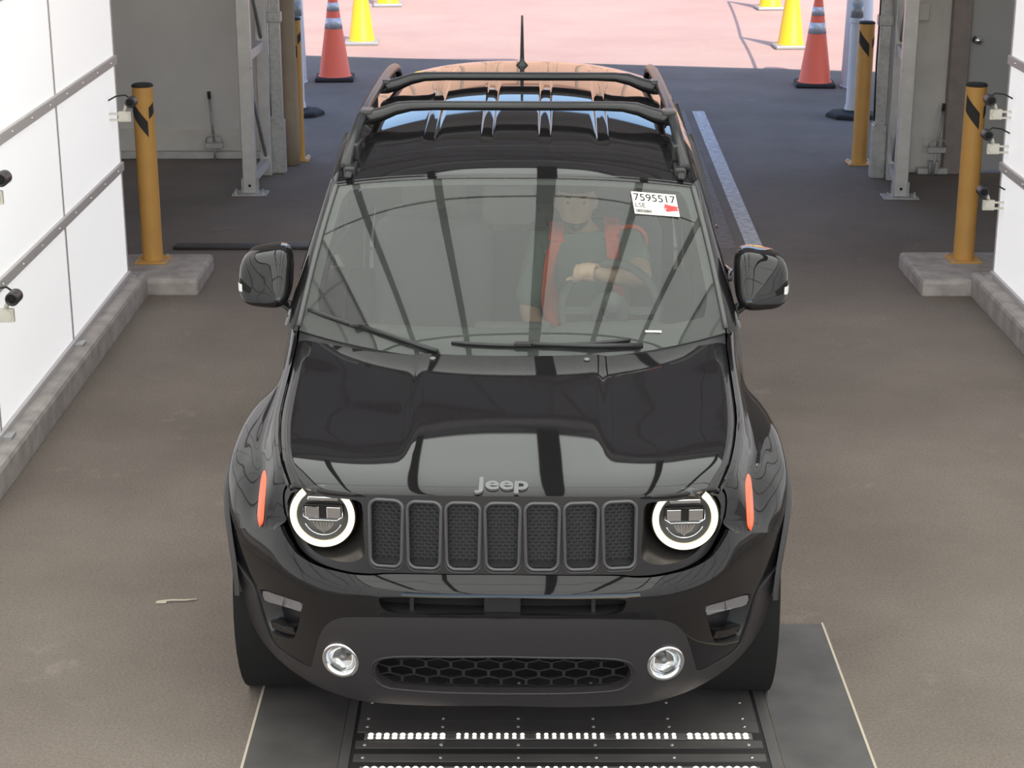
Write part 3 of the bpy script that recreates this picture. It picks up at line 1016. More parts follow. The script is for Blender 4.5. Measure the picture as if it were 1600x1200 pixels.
# slot surrounds with honeycomb inserts
def hexmesh(b, x0, x1, z0, z1, px, pz, bar, fy, depth=.006, shape=None):
    """hexagon ring cells; fy(x,z)->Vector on the surface"""
    nz = int((z1 - z0) / (pz * 0.75)) + 1
    nx = int((x1 - x0) / px) + 1
    for r in range(nz + 1):
        for c in range(nx + 1):
            cx, cz = x0 + c * px + (px / 2 if r % 2 else 0), z0 + r * pz * 0.75
            if cx > x1 + px * .1 or cz > z1: continue
            if shape and not in_poly(cx, cz, shape): continue
            out, inn, inb = [], [], []
            for k in range(6):
                a = pi / 6 + pi / 3 * k
                ox, oz = cos(a) * px / 2 / cos(pi / 6), sin(a) * pz / 2
                out.append(fy(cx + ox, cz + oz, 0))
                inn.append(fy(cx + ox * (1 - bar), cz + oz * (1 - bar), 0))
                inb.append(fy(cx + ox * (1 - bar), cz + oz * (1 - bar), depth))
            b.grid([out, inn, inb], True)
    return b
ins = None
for x in SLOTX:
    p, n = S_face(x, .803)
    ring = rrect(0, 0, .0505, .1015, .026, 6, .04)
    fr = B().tube([S_face(x + a, .803 + c)[0] + n * .002 for a, c in ring], .0062, 8, True).build('slot_frame', 'gunmetal', CAR, True)
    fr2 = B().tube([S_face(x + a * 1.10, .803 + c * 1.06 - .004)[0] for a, c in ring], .0026, 6, True).build('outer_bead', 'gunmetal', fr, True)
    fy = lambda a, c, d: S_face(x + a, .803 + c)[0] + Vector((0, .022 + d, 0))
    poly = rrect(0, 0, .053, .103, .022, 4, .04)
    hexmesh(B(), -.05, .05, -.10, .10, .020, .0145, .26, fy, .005, poly).build('honeycomb', 'mesh', fr)
    k = [S_face(x + a, .803 + c)[0] + Vector((0, .0275, 0)) for a, c in poly]
    bk = B(); bk.put(k, [tuple(range(len(k)))]); bk.build('backing', 'mesh', fr)
    lp = [S_face(x + a, .803 - .094)[0] for a in (-.042, -.02, 0, .02, .042)]
    B().grid([lp, [q + Vector((0, .024, .012)) for q in lp]]).build('lower_lip', 'satin', fr)

# painted bumper, textured lower valance
SEAM = [(.79, .738), (.86, .717), (.94, .692), (1.02, .666), (1.10, .638)]
VAL_TOP = [(0, .563), (.25, .559), (.433, .546), (.498, .531), (.549, .494), (.583, .44), (.622, .358), (.655, .311), (.743, .307), (.856, .316), (.886, .365), (.905, .45), (.918, .487), (.945, .510), (1.044, .542)]
bt = [(p.x, p.y) for p in cr([(0, .684), (.2, .682), (.34, .678), (.406, .671), (.504, .669), (.604, .673), (.687, .691), (.739, .729), (.765, .755)], 5)]
vt = [(p.x, p.y) for p in cr(VAL_TOP, 5)]
half = bt + SEAM + [(1.085, .60), (1.062, .565)] + vt[::-1]
half[0] = (0, half[0][1]); half[-1] = (0, .563)
SLOT = loop([(0, .628), (.2, .624), (.345, .617), (.368, .605), (.345, .574), (.25, .570), (0, .573)], 4)
POCKET = [(.640, .545), (.70, .541), (.80, .527), (.878, .509), (.889, .49), (.878, .43), (.862, .372), (.84, .364), (.775, .374), (.72, .392), (.705, .41), (.675, .46), (.645, .525)]
pkR = closed(POCKET, 3); pkL = flip(pkR)
bumper = panel('front_bumper', sym(half), [SLOT, pkL, pkR], .026, S_body, 'paint', CAR, .016)
tag(bumper, 'gloss black front bumper skin')
vb = [(1.062, .50), (1.05, .43), (1.005, .345), (.93, .285), (.83, .25), (.70, .236), (.58, .236), (.377, .234), (0, .246)]
vh = vt + [(p.x, p.y) for p in cr(vb, 5)]
vh[0] = (0, .561); vh[-1] = (0, .246)
LOWG = loop([(0, .430), (.25, .423), (.352, .410), (.385, .385), (.388, .345), (.355, .313), (.28, .305), (0, .302)], 5)
def ell(cx, cz, a, c, n=28): return [(cx + a * cos(2 * pi * k / n), cz + c * sin(2 * pi * k / n)) for k in range(n)]
valance = panel('lower_valance', sym(vh), [LOWG, ell(.503, .388, .060, .052), ell(-.503, .388, .060, .052)], .026, S_val, 'textured', CAR, .03)
tag(valance, 'matt textured lower bumper apron')
fy = lambda a, c, d: S_val(a, c)[0] + Vector((0, .022 + d, 0))
hexmesh(B(), -.385, .385, .30, .44, .076, .040, .12, fy, .010, LOWG).build('lower_mesh', 'mesh', valance)
rr = [S_val(a * 1.03, .366 + (c - .366) * 1.07)[0] + Vector((0, -.001, 0)) for a, c in LOWG]
B().tube(rr, .004, 6, True).build('mesh_surround', 'textured', valance, True)
# bumper slot insides
B().grid([[S_body(-.40 + .05 * i, .635)[0] + Vector((0, .06, 0)) for i in range(17)], [S_body(-.40 + .05 * i, .565)[0] + Vector((0, .06, 0)) for i in range(17)]]).build('slot_back', 'void', bumper)
B().grid([[S_body(-.38 + .04 * i, .570)[0] + Vector((0, .004, 0)) for i in range(20)], [S_body(-.38 + .04 * i, .576)[0] + Vector((0, .06, 0)) for i in range(20)]]).build('slot_sill', 'satin', bumper, True)
B().box(-.055, .055, .02, .05, .57, .632, .004).build('radar_cover', 'satin', bumper)
for x in (-.27, .27):
    B().box(x - .006, x + .006, .03, .06, .57, .63).build('slot_rib', 'satin', bumper)
# corner pockets with smoked lamp
for s in (1, -1):
    pk = pkR if s > 0 else pkL
    cx = sum(p[0] for p in pk) / len(pk); cz = sum(p[1] for p in pk) / len(pk)
    r0 = [S_body(a, c)[0] for a, c in pk]
    r1 = [S_fn(.020)(cx + (a - cx) * .93, cz + (c - cz) * .93)[0] for a, c in pk]
    r2 = [S_fn(.050)(cx + (a - cx) * .80, cz + (c - cz) * .80)[0] for a, c in pk]
    b = B().grid([r0, r1, r2], True); b.f.append(tuple(range(2 * len(pk), 3 * len(pk))))
    pt = b.build('vent_pocket', 'satin', CAR, True, auto=30)
    lens = [(.652, .538), (.70, .534), (.80, .520), (.872, .503), (.872, .470), (.80, .484), (.70, .502), (.660, .508)]
    lens = closed(lens, 2)
    if s < 0: lens = flip(lens)
    l1 = [S_fn(.004)(a, c)[0] for a, c in lens]
    l2 = [S_fn(.03)(a, c)[0] for a, c in lens]
    b = B().grid([l2, l1], True); b.f.append(tuple(range(len(lens), 2 * len(lens))))
    tag(b.build('turn_signal_lens', 'smoke', pt, False), 'smoky grey turn signal lens')
    d = [(.745 * s, .529), (.752 * s, .495)]
    B().tube([S_fn(.002)(a, c)[0] for a, c in d], .002, 6).build('lens_divider', 'emblem', pt, True)
    sill = [(.712, .405), (.775, .387), (.845, .377), (.858, .376), (.862, .398), (.84, .402), (.775, .412), (.722, .428)]
    if s < 0: sill = [(-a, c) for a, c in sill][::-1]
    b = B()
    q = [S_fn(.006)(a, c)[0] for a, c in sill]; q2 = [S_fn(.03)(a, c + .004)[0] for a, c in sill]
    b.grid([q2, q], True); b.f.append(tuple(range(8, 16)))
    b.build('pocket_sill', 'paint', pt)

# fog lamps
for s in (1, -1):
    c, n = S_val(.503 * s, .388)
    ax = Vector((n.x * .5, n.y, n.z * .6)).normalized()
    mt = frame_mtx(c + ax * .002, (1, 0, 0), ax)
    fo = B().lathe([(.0585, -.02), (.0595, .004), (.056, .010), (.046, .004), (.043, -.010), (.043, -.03)], 36, caps=False).build('fog_lamp', 'chrome', CAR, True)
    fo.matrix_local = mt
    tag(fo, 'chrome ringed round fog lamp')
    B().lathe([(.0, -.034), (.02, -.033), (.036, -.026), (.043, -.012)], 28, caps=False).build('reflector', 'reflector', fo, True)
    B().lathe([(.013, -.034), (.013, -.012), (0.008, -.006), (0, -.004)], 16).build('bulb_cap', 'lampbody', fo, True)
    B().lathe([(.044, -.010), (.036, -.003), (.02, .001), (0, .002)], 28, caps=False).build('lens', 'clear', fo, True)

# headlamps: bezel bucket, glowing ring, projector and lens
HC = Vector((.545, .155, .822))
for s in (1, -1):
    hc = Vector((HC.x * s, HC.y, HC.z))
    hole = lampR if s > 0 else lampL
    r0 = [S_face(a, c)[0] for a, c in hole]
    NB = len(r0)
    def ringpt(q, rad, y):
        a = atan2(q.z - hc.z, q.x - hc.x)
        return Vector((hc.x + cos(a) * rad, y, min(hc.z + sin(a) * rad, .884)))
    r1 = [q.lerp(ringpt(q, .112, hc.y + .03), .45) + Vector((0, .014, 0)) for q in r0]
    r2 = [ringpt(q, .112, hc.y + .032) for q in r0]
    r3 = [ringpt(q, .106, hc.y + .07) for q in r0]
    hb = B().grid([r0, r1, r2, r3], True).build('headlamp', 'bezel', CAR, True)
    tag(hb, 'round headlamp in dark bezel')
    ax = Vector((.10 * s, -1, .05)).normalized()
    mt = frame_mtx(hc, (1, 0, 0), ax) @ Matrix.Scale(.95, 4)
    def pt_(b, name, m, sm=True, auto=None):
        q = b.build(name, m, hb, sm, auto=auto)
        q.matrix_local = mt
        return q
    def arc(b, ra, rb, z, a0, a1, n=60):
        rows = []
        for i in range(n + 1):
            a = a0 + (a1 - a0) * i / n
            rm = (ra + rb) / 2
            rows.append([Vector((cos(a) * r, sin(a) * r, zz)) for r, zz in ((ra, z), (rm, z + .005), (rb, z), (rb, z - .012), (ra, z - .012))])
        return b.grid(rows)
    hr = []
    for i in range(49):
        a = radians(140 + 260 * i / 48)
        hr.append([Vector((cos(a) * r, sin(a) * r, zz)) for r, zz in ((.109, -.05), (.110, -.012), (.107, -.002), (.104, -.004))])
    pt_(B().grid(hr), 'lamp_housing', 'bezel')
    pt_(arc(B(), .088, .102, -.002, radians(128), radians(412)), 'halo_ring', 'halo')
    pt_(arc(B(), .0835, .087, -.004, radians(128), radians(412)), 'halo_inner_edge', 'haloedge')
    pt_(arc(B(), .1025, .1055, -.005, radians(128), radians(412)), 'halo_outer_edge', 'haloedge')
    pt_(B().lathe([(.083, -.006), (.080, -.03), (.060, -.055), (0, -.06)], 40, caps=False), 'reflector_bowl', 'lampbody')
    pt_(B().box(-.064, .064, -.016, .032, -.04, -.016, .007), 'projector_block', 'void', False)
    pt_(B().tube([(-.062, .031, -.010), (.062, .031, -.010), (.064, -.006, -.010), (.045, -.018, -.010), (-.045, -.018, -.010), (-.064, -.006, -.010)], .0026, 6, True), 'projector_rim', 'chrome')
    pt_(B().box(-.058, -.012, -.012, .026, -.014, -.010, .002), 'projector_pane', 'mirrorglass', False)
    pt_(B().box(.012, .058, -.012, .026, -.014, -.010, .002), 'projector_pane', 'mirrorglass', False)
    fins = B()
    for a in range(-3, 4):
        fins.bar((a * .011, -.024, -.016), (a * .006, -.062 + abs(a) * .004, -.02), .006, .004)
    pt_(fins, 'reflector_fins', 'chrome', False)
    pt_(B().tube([(cos(t) * .064, sin(t) * .064 - .004, -.012) for t in [radians(205 + 130 * i / 14) for i in range(15)]], .0022, 6), 'reflector_lip', 'chrome')
    pt_(B().box(-.05, .05, .045, .06, -.02, -.012, .004), 'upper_reflector', 'chrome', False)
    pt_(B().lathe([(.104, .0), (.095, .004), (.075, .0065), (.04, .0085), (0, .009)], 40, caps=False), 'lens', 'clear')

# bonnet
HE = [(.650, .232, .897), (.684, .335, .922), (.704, .43, .936), (.722, .54, .947), (.737, .66, .957), (.748, .82, .973), (.752, 1.0, .997), (.754, 1.15, 1.022), (.757, 1.27, 1.042)]
HED = cr(HE, 10)
HEL = [0.0]
for i in range(1, len(HED)): HEL.append(HEL[-1] + (HED[i] - HED[i - 1]).length)
HEX = [[(HEL[i] / HEL[-1], HED[i][k]) for i in range(len(HED))] for k in range(3)]
HCZ = dense([(-.03, .895), (0, .922), (.02, .9325), (.05, .941), (.10, .950), (.16, .9585), (.24, .9695), (.32, .9805), (.42, .9935), (.55, 1.0098), (.70, 1.0282), (.85, 1.0460), (.96, 1.0585)], 10)
def hood(u, v):
    """u -1..1 across, v 0..1 front to rear"""
    au = abs(u)
    ex, ey, ez = (interp(v, HEX[k]) for k in range(3))
    yc = .065 + .965 * v
    zc = interp(.96 * v, HCZ)
    g = interp(au * .650, XY) / interp(.650, XY)
    g2 = au ** 2.3
    g = g * (1 - sstep(0, .5, v)) + g2 * sstep(0, .5, v)
    x = u * ex
    y = yc + (ey - yc) * g
    z = zc + (ez - zc) * au ** 3.2
    z -= .008 * sstep(.29, .335, abs(x)) * (1 - sstep(.55, .97, au)) * sstep(.05, .55, v)
    z += .004 * sstep(.9, .96, au) * 0 - .010 * max(0, (au - .955) / .045) ** 2
    return Vector((x, y, z))
NU, NV = 96, 64
vs = [(i / NV) ** 1.25 for i in range(NV + 1)]
rows = [[hood(-1 + 2 * j / NU, v) for j in range(NU + 1)] for v in vs]
front = [p + Vector((0, .010, -.020)) for p in rows[0]]
front0 = [p + Vector((0, -.001, -.008)) for p in rows[0]]
sl = lambda r: r
bon = B().grid([front, front0] + rows)
for k in (0, -1):
    s = -1 if k == 0 else 1
    e = [r[k] for r in rows]
    bon.grid([e, [p + Vector((-s * .002, 0, -.02)) for p in e]])
rear = rows[-1]
bon.grid([rear, [p + Vector((0, .004, -.02)) for p in rear]])
bonnet = bon.build('bonnet', 'paint', CAR, True, auto=50)
tag(bonnet, 'gloss black bonnet with raised centre')
def hood_frame(u, v, lift=.0):
    p = hood(u, v)
    du = hood(u + .01, v) - hood(u - .01, v)
    dv = hood(u, v + .01) - hood(u, v - .01)
    n = du.cross(dv).normalized()
    return p + n * lift, n
p, n = hood_frame(0, .052, .001)
emb = text_obj('emblem_lettering', 'Jeep', .088, 'emblem', bonnet, frame_mtx(p, (1, 0, 0), n), .003, .0016, .0012, 1.0)
tag(emb, 'grey metal wordmark letters')
for x in (-.26, .26):                       # washer nozzles
    p, n = hood_frame(x / .75, .955, .0)
    o = B().lathe([(.011, 0), (.011, .004), (.006, .007), (0, .008)], 14).build('washer_nozzle', 'emblem', bonnet, True)
    o.matrix_local = frame_mtx(p, (1, 0, 0), n)

# front wings
WH = [S_body(a, c)[0] for a, c in SEAM]
sec = [
 [(.655, .238, .894)] + [tuple(S_pt(a, c, -.004, True)) for a, c in ((.768, .886), (.786, .868), (.796, .843), (.793, .812), (.783, .785), (.772, .764))] + [tuple(WH[0])],
 [(.688, .335, .918), (.703, .335, .902), (.717, .330, .868), (.726, .325, .838), (.733, .318, .808), (.741, .312, .777), (.748, .306, .747), tuple(WH[1])],
 [(.708, .425, .932), (.725, .424, .916), (.741, .417, .882), (.752, .407, .852), (.764, .396, .822), (.781, .384, .782), (.795, .373, .737), tuple(WH[2])],
 [(.726, .535, .943), (.745, .532, .927), (.761, .518, .894), (.775, .500, .866), (.800, .478, .845), (.829, .457, .802), (.843, .441, .742), tuple(WH[3])],
 [(.736, .615, .950), (.756, .610, .934), (.773, .596, .902), (.788, .578, .875), (.825, .553, .856), (.868, .527, .806), (.886, .509, .725), tuple(WH[4])],
 [(.746, .700, .957), (.766, .695, .941), (.782, .685, .908), (.795, .675, .882), (.836, .660, .868), (.884, .640, .842), (.905, .622, .800), (.908, .605, .752)],
 [(.752, .830, .971), (.774, .828, .955), (.790, .825, .917), (.801, .822, .891), (.840, .818, .880), (.886, .812, .862), (.907, .806, .836), (.910, .802, .811)],
 [(.756, 1.00, .994), (.779, 1.00, .976), (.794, 1.00, .928), (.803, 1.00, .899), (.838, .998, .887), (.882, .996, .868), (.903, .992, .830), (.908, .990, .783)],
 [(.758, 1.15, 1.018), (.783, 1.15, .998), (.798, 1.15, .940), (.807, 1.15, .905), (.834, 1.145, .892), (.870, 1.14, .862), (.892, 1.135, .790), (.901, 1.130, .702)],
 [(.761, 1.27, 1.038), (.788, 1.27, 1.016), (.803, 1.27, .955), (.811, 1.265, .910), (.830, 1.26, .890), (.860, 1.25, .830), (.882, 1.24, .720), (.893, 1.23, .580)],
 [(.778, 1.38, 1.055), (.797, 1.38, 1.03), (.812, 1.38, .965), (.820, 1.37, .915), (.834, 1.36, .885), (.855, 1.34, .80), (.870, 1.32, .65), (.885, 1.305, .35)],
 [(.795, 1.50, 1.072), (.808, 1.50, 1.045), (.822, 1.50, .975), (.832, 1.50, .92), (.842, 1.50, .88), (.858, 1.50, .80), (.870, 1.50, .65), (.882, 1.50, .33)],
]
wing_rows = smooth_rows(refine_rows(sec, 8, 8), 4)
for s in (1, -1):
    R = wing_rows if s > 0 else mir(wing_rows)
    b = B().grid(R)
    e = [r[0] for r in R]
    b.grid([e, [p + Vector((s * .002, 0, -.02)) for p in e]])
    e = [r[-1] for r in R]
    b.grid([e, [p + Vector((-s * .03, 0, 0)) for p in e]])
    w = b.build('front_wing', 'paint', CAR, True, auto=60)
    # amber side marker on the leading edge of the flare
    wb_ = BVHTree.FromPolygons([v.co for v in w.data.vertices], [p.vertices[:] for p in w.data.polygons])
    rws = []
    for i in range(17):
        t = i / 16
        z = .722 + .140 * t
        xc = .760 - .004 * t
        hw_ = .0125 * (1 - abs(2 * t - 1) ** 5) ** .5 + .0006
        row = []
        for q, lift in ((-1.1, -.004), (-1, .003), (-.6, .0075), (0, .009), (.6, .0075), (1, .003), (1.1, -.004)):
            x = s * (xc + q * hw_)
            h = wb_.ray_cast(Vector((x, -.2, z)), Vector((0, 1, 0)))
            row.append((h[0] if h[0] else Vector((x, .40, z))) + Vector((0, -lift, 0)))
        rws.append(row)
    tag(B().grid(rws).build('side_marker', 'amber', w, True), 'orange side marker lamp')
    # wheel arch cladding
    for yc, nm in ((.83, 'arch_cladding'), (3.40, 'arch_cladding')):
        rows = []
        for i in range(41):
            a = radians((13 if yc < 1 else -14) + (187 if yc < 1 else 214) * i / 40)
            tuck = .055 * (1 - sstep(radians(12), radians(62), a)) if yc < 1 else 0
            row = []
            for r, x in ((.466, .902), (.462, .912), (.450, .921), (.415, .923), (.402, .912), (.400, .80)):
                row.append(Vector((s * (x - tuck), yc - r * cos(a), .35 + r * sin(a))))
            rows.append(row)
        B().grid(rows).build(nm, 'textured', w if yc < 1 else CAR, True)

# windscreen
WB = lambda u: Vector((.762 * u, 1.075 + .285 * abs(u) ** 2.1, 1.040 + .022 * u * u))
WT = lambda u: Vector((.662 * u, 1.690 + .090 * abs(u) ** 2.2, 1.541 - .052 * abs(u) ** 2.4))
def wind(u, t, lift=0.0):
    p = WB(u).lerp(WT(u), t)
    bul = .030 * 4 * t * (1 - t)
    return p + Vector((0, -.60, .78)) * (bul + lift)
def wgrid(u0, u1, t0, t1, nu, nt, lift=0.0):
    return [[wind(u0 + (u1 - u0) * j / nu, t0 + (t1 - t0) * i / nt, lift) for j in range(nu + 1)] for i in range(nt + 1)]
ws = B().grid(wgrid(-1, 1, -.02, 1, 72, 36)).build('windscreen', 'glass', CAR, True)
tag(ws, 'large windscreen with faint view of the driver')
fb = B()
fb.grid(wgrid(-1, 1, .955, 1, 48, 2, -.004)); fb.grid(wgrid(-1, 1, -.02, .10, 48, 4, -.004))
def edge_band(s):
    rows = []
    for i in range(31):
        t = .06 + .92 * i / 30
        w = .055 + .10 * (max(0, (.25 - t) / .25) ** 2) + .06 * max(0, (t - .85) / .15) ** 2
        rows.append([wind(s * (1 - w * j / 3), t, -.004) for j in range(4)])
    return rows
fb.grid(edge_band(1)); fb.grid(edge_band(-1))
fb.build('frit_band', 'frit', ws, True)
for s in (1, -1):                    # rubber seal beside the glass
    B().tube([wind(s * 1.004, t / 20, .003) for t in range(21)], .009, 8).build('glass_seal', 'seal', ws, True)
# rear-view mirror and sensor cover
b = B()
pts = [(-.115, .97), (.075, .97), (.088, .80), (.075, .73), (.05, .715), (-.075, .715), (-.10, .73), (-.115, .80)]
f0 = [wind(a / .70, t, -.012) for a, t in pts]
f1 = [q + Vector((0, .05, -.035)) for q in f0]
b.grid([f0, f1], True); b.f.append(tuple(range(8))[::-1]); b.f.append(tuple(range(8, 16)))
b.build('sensor_cover', 'void', CAR)
rv = B().box(-.12, .12, -.02, .02, -.035, .035, .015).build('rear_view_mirror', 'void', CAR, False, (0.0, 1.68, 1.38), (radians(-12), 0, 0))

# wipers
def wiper(base, tip0, tip1, name, arm_at=.45):
    """base: pivot (u,t); blade between tip0 and tip1"""
    bl = [wind(tip0[0] + (tip1[0] - tip0[0]) * i / 12, tip0[1] + (tip1[1] - tip0[1]) * i / 12, .010) for i in range(13)]
    o = B().tube(bl, [.004] + [.0075] * 11 + [.004], 8).build(name, 'satin', CAR, True)
    tag(o, 'black wiper')
    B().tube([p - Vector((0, -.004, .006)) for p in bl], .0035, 6).build('wiper_rubber', 'rubber', o, True)
    u = tip0[0] + (tip1[0] - tip0[0]) * arm_at
    t = tip0[1] + (tip1[1] - tip0[1]) * arm_at
    B().tube([wind(base[0], base[1], .012), wind((base[0] * .6 + u * .4), (base[1] * .6 + t * .4), .022), wind(u, t, .02)], [.011, .009, .007], 8).build('wiper_arm', 'satin', o, True)
    p = wind(u, t, .018)
    B().box(-.03, .03, -.010, .010, -.006, .008, .003).build('blade_joint', 'satin', o, False, p)
wiper((-.33, .0), (-.975, .105), (-.47, .040), 'wiper', .52)
wiper((.60, .0), (-.27, .052), (.55, .040), 'wiper', .40)

# cowl under the bonnet's rear edge
cw = [[hood(-1 + 2 * j / 40, 1) + Vector((0, -.02, -.016)) for j in range(41)], [wind(-1 + 2 * j / 40, -.01, -.012) for j in range(41)]]
B().grid(cw).build('cowl', 'satin', CAR, True)

# roof
RXE = dense([(1.78, .668), (2.0, .672), (2.4, .668), (3.2, .65), (3.98, .615)])
RZE = dense([(1.78, 1.492), (1.95, 1.528), (2.2, 1.562), (2.6, 1.588), (3.2, 1.595), (3.98, 1.56)])
RZC = dense([(1.70, 1.546), (1.80, 1.572), (1.95, 1.603), (2.2, 1.634), (2.6, 1.658), (3.0, 1.671), (3.4, 1.676), (3.75, 1.670), (3.98, 1.645)])
def roof(u, v):
    au = abs(u)
    y = (1.702 + .085 * au ** 2.2) * (1 - v) + 3.97 * v
    ye = 1.787 * (1 - v) + 3.97 * v
    yc = 1.702 * (1 - v) + 3.97 * v
    x = u * interp(ye, RXE)
    z = interp(yc, RZC) + (interp(ye, RZE) - interp(yc, RZC)) * au ** 2.6
    for gx in (-.335, -.112, .112, .335):
        d = abs(x - gx)
        z -= .007 * (1 - sstep(.018, .028, d)) * sstep(2.02, 2.16, y) * (1 - sstep(3.75, 3.85, y))
    return Vector((x, y, z))
us = sorted(set([-1 + 2 * j / 60 for j in range(61)] + [ (gx + e) / .66 for gx in (-.335, -.112, .112, .335) for e in (-.030, -.026, -.022, -.018, .018, .022, .026, .030)]))
rr = [[roof(u, v / 48) for u in us] for v in range(49)]
roof_o = B().grid(rr).build('roof', 'paint', CAR, True)
tag(roof_o, 'gloss black roof with long pressed ribs')
# grey header trim between glass and roof
B().grid([[wind(-1 + 2 * j / 40, .995, .002) for j in range(41)], [roof(-1 + 2 * j / 40, 0) + Vector((0, .012, .004)) for j in range(41)]]).build('header_strip', 'paint', CAR, True)

# screen pillars and side of the greenhouse
for s in (1, -1):
    rows = []
    for i in range(17):
        t = -.04 + 1.06 * i / 16
        a = wind(1, t, .002)
        o = Vector((.822, 1.47, 1.060)).lerp(Vector((.690, 1.862, 1.490)), t)
        m = a.lerp(o, .5) + Vector((.012, -.012, .012))
        q = [a + Vector((.004, 0, .001)), a.lerp(m, .5) + Vector((.003, -.004, .004)), m, m.lerp(o, .6) + Vector((.006, -.002, .002)), o, o + Vector((-.02, .05, -.006))]
        rows.append([Vector((s * p.x, p.y, p.z)) for p in q])
    pi_ = B().grid(rows).build('screen_pillar', 'paint', CAR, True)
    # cant rail: roof edge down to side glass
    rows = []
    for i in range(31):
        y = 1.80 + 2.17 * i / 30
        e = Vector((interp(y, RXE), y, interp(y, RZE)))
        rows.append([Vector((s * p.x, p.y, p.z)) for p in (e + Vector((-.004, 0, .002)), e + Vector((.016, 0, -.012)), e + Vector((.028, 0, -.035)), e + Vector((.034, 0, -.065)))])
    B().grid(rows).build('cant_rail', 'paint', CAR, True)
    rows = []
    for i in range(9):
        t = i / 8
        rows.append([])
        for j in range(13):
            k = j / 12
            lo = Vector((.812 - .03 * k, 1.46 + 2.30 * k, 1.075 + .03 * k))
            y2 = 1.88 + 1.82 * k
            hi = Vector((interp(y2, RXE) + .030, y2, interp(y2, RZE) - .060))
            p = lo.lerp(hi, t)
            rows[-1].append(Vector((s * (p.x + .012 * 4 * t * (1 - t)), p.y, p.z)))
    sg = B().grid(rows).build('side_glass', 'sideglass', CAR, True)
    for k in (.40, .415, .82):
        j = k * 12
        pts = []
        for t in range(9):
            r = rows[t]; a = int(j); f = j - a
            pts.append(r[a].lerp(r[min(a + 1, 12)], f) + Vector((s * .004, 0, 0)))
        B().tube(pts, .028 if k < .8 else .035, 6, flat=.3).build('window_pillar', 'satin', sg, True)
    B().tube([rows[0][j] + Vector((s * .006, 0, -.004)) for j in range(13)], .009, 6).build('belt_seal', 'seal', sg, True)

# body sides as three panels per side
XZ = dense([(.25, .858), (.35, .882), (.55, .874), (.72, .868), (.82, .858), (.90, .844), (.97, .830), (1.04, .818), (1.09, .806)])
def side_x(y, z):
    t = sstep(3.4, 4.1, y)
    fl = .035 * math.exp(-((y - 3.40) / .42) ** 4) * sstep(.95, .80, z) if z < .95 else 0
    return interp(z, XZ) - .075 * t + (.035 * math.exp(-((y - 3.40) / .46) ** 4) * (1 - sstep(.82, .95, z)))
for s in (1, -1):
    def fn(y, z, s=s):
        h = .01
        p = Vector((s * side_x(y, z), y, z))
        n = Vector((s, -s * s * (side_x(y + h, z) - side_x(y - h, z)) / (2 * h), -(side_x(y, z + h) - side_x(y, z - h)) / (2 * h)))
        n = Vector((s, -(side_x(y + h, z) - side_x(y - h, z)) / (2 * h), -(side_x(y, z + h) - side_x(y, z - h)) / (2 * h)))
        return p, n.normalized()
    arch = lambda a0, a1, n=20: [(3.40 - .462 * cos(radians(a0 + (a1 - a0) * i / n)), .35 + .462 * sin(radians(a0 + (a1 - a0) * i / n))) for i in range(n + 1)]
    fd = panel('front_door', [(1.505, .33), (2.44, .33), (2.44, 1.085), (1.505, 1.075)], [], .05, fn, 'paint', CAR, .015)
    ar = arch(24, 0)
    rd = panel('rear_door', [(2.448, .33), (2.93, .33), (2.945, .42), (2.99, .58), (3.06, .68), (3.13, .76), (3.22, .86), (3.28, 1.09), (2.448, 1.085)], [], .05, fn, 'paint', CAR, .015)
    q = [(2.938, .36), (2.952, .42), (2.998, .585), (3.068, .688), (3.138, .766), (3.228, .866), (3.288, 1.09), (4.10, 1.09), (4.12, .7), (4.08, .35)] + arch(180, 0)[0:]
    panel('rear_quarter', q, [], .05, fn, 'paint', CAR, .015)
    for d, y in ((fd, 2.30), (rd, 3.10)):
        hx = s * (side_x(y, 1.02) + .002)
        B().tube([(hx, y - .10, 1.02), (hx + s * .035, y - .085, 1.025), (hx + s * .048, y, 1.028), (hx + s * .035, y + .085, 1.025), (hx, y + .10, 1.02)], [.010, .014, .015, .014, .010], 8).build('door_handle', 'paint', d, True)
    sill = B().box(s * .80 if s > 0 else -.88, .88 if s > 0 else -.80, 1.30, 2.95, .22, .34, .03).build('sill_cladding', 'textured', CAR)

# tail end
rows = []
for k, (y, z, w) in enumerate([(3.97, 1.63, .60), (4.03, 1.55, .64), (4.10, 1.30, .70), (4.14, 1.08, .73), (4.20, .95, .74), (4.22, .7, .76), (4.20, .45, .76), (4.12, .27, .74)]):
    rows.append([Vector((w * u, y - .10 * abs(u) ** 3, z - (.07 * u * u if k == 0 else .02 * u * u if k == 1 else 0))) for u in [-1 + j / 8 for j in range(17)]])
B().grid(refine_rows(rows, 2, 3)).build('tailgate', 'paint', CAR, True)
for s in (1, -1):
    B().grid([[Vector((s * x, y, z)) for x, y, z in r] for r in (
        [(.64, 3.62, 1.53), (.625, 3.97, 1.53)], [(.72, 3.72, 1.3), (.70, 4.02, 1.3)], [(.785, 3.78, 1.09), (.73, 4.10, 1.08)], [(.75, 4.05, .9), (.74, 4.10, .9)])]).build('rear_pillar', 'paint', CAR, True)
# floor pan and engine bay so that nothing shines through
B().box(-.74, .74, .95, 4.0, .24, .34).build('underbody', 'void', CAR)
B().box(-.60, .60, .24, 1.02, .25, .86).build('engine_bay', 'void', CAR)
for s in (1, -1):
    for yc in (.83, 3.40):
        B().lathe([(.395, .60 * s), (.398, .88 * s)], 36, 'x', (0, yc, .35), False).build('wheel_liner', 'void', CAR, True)

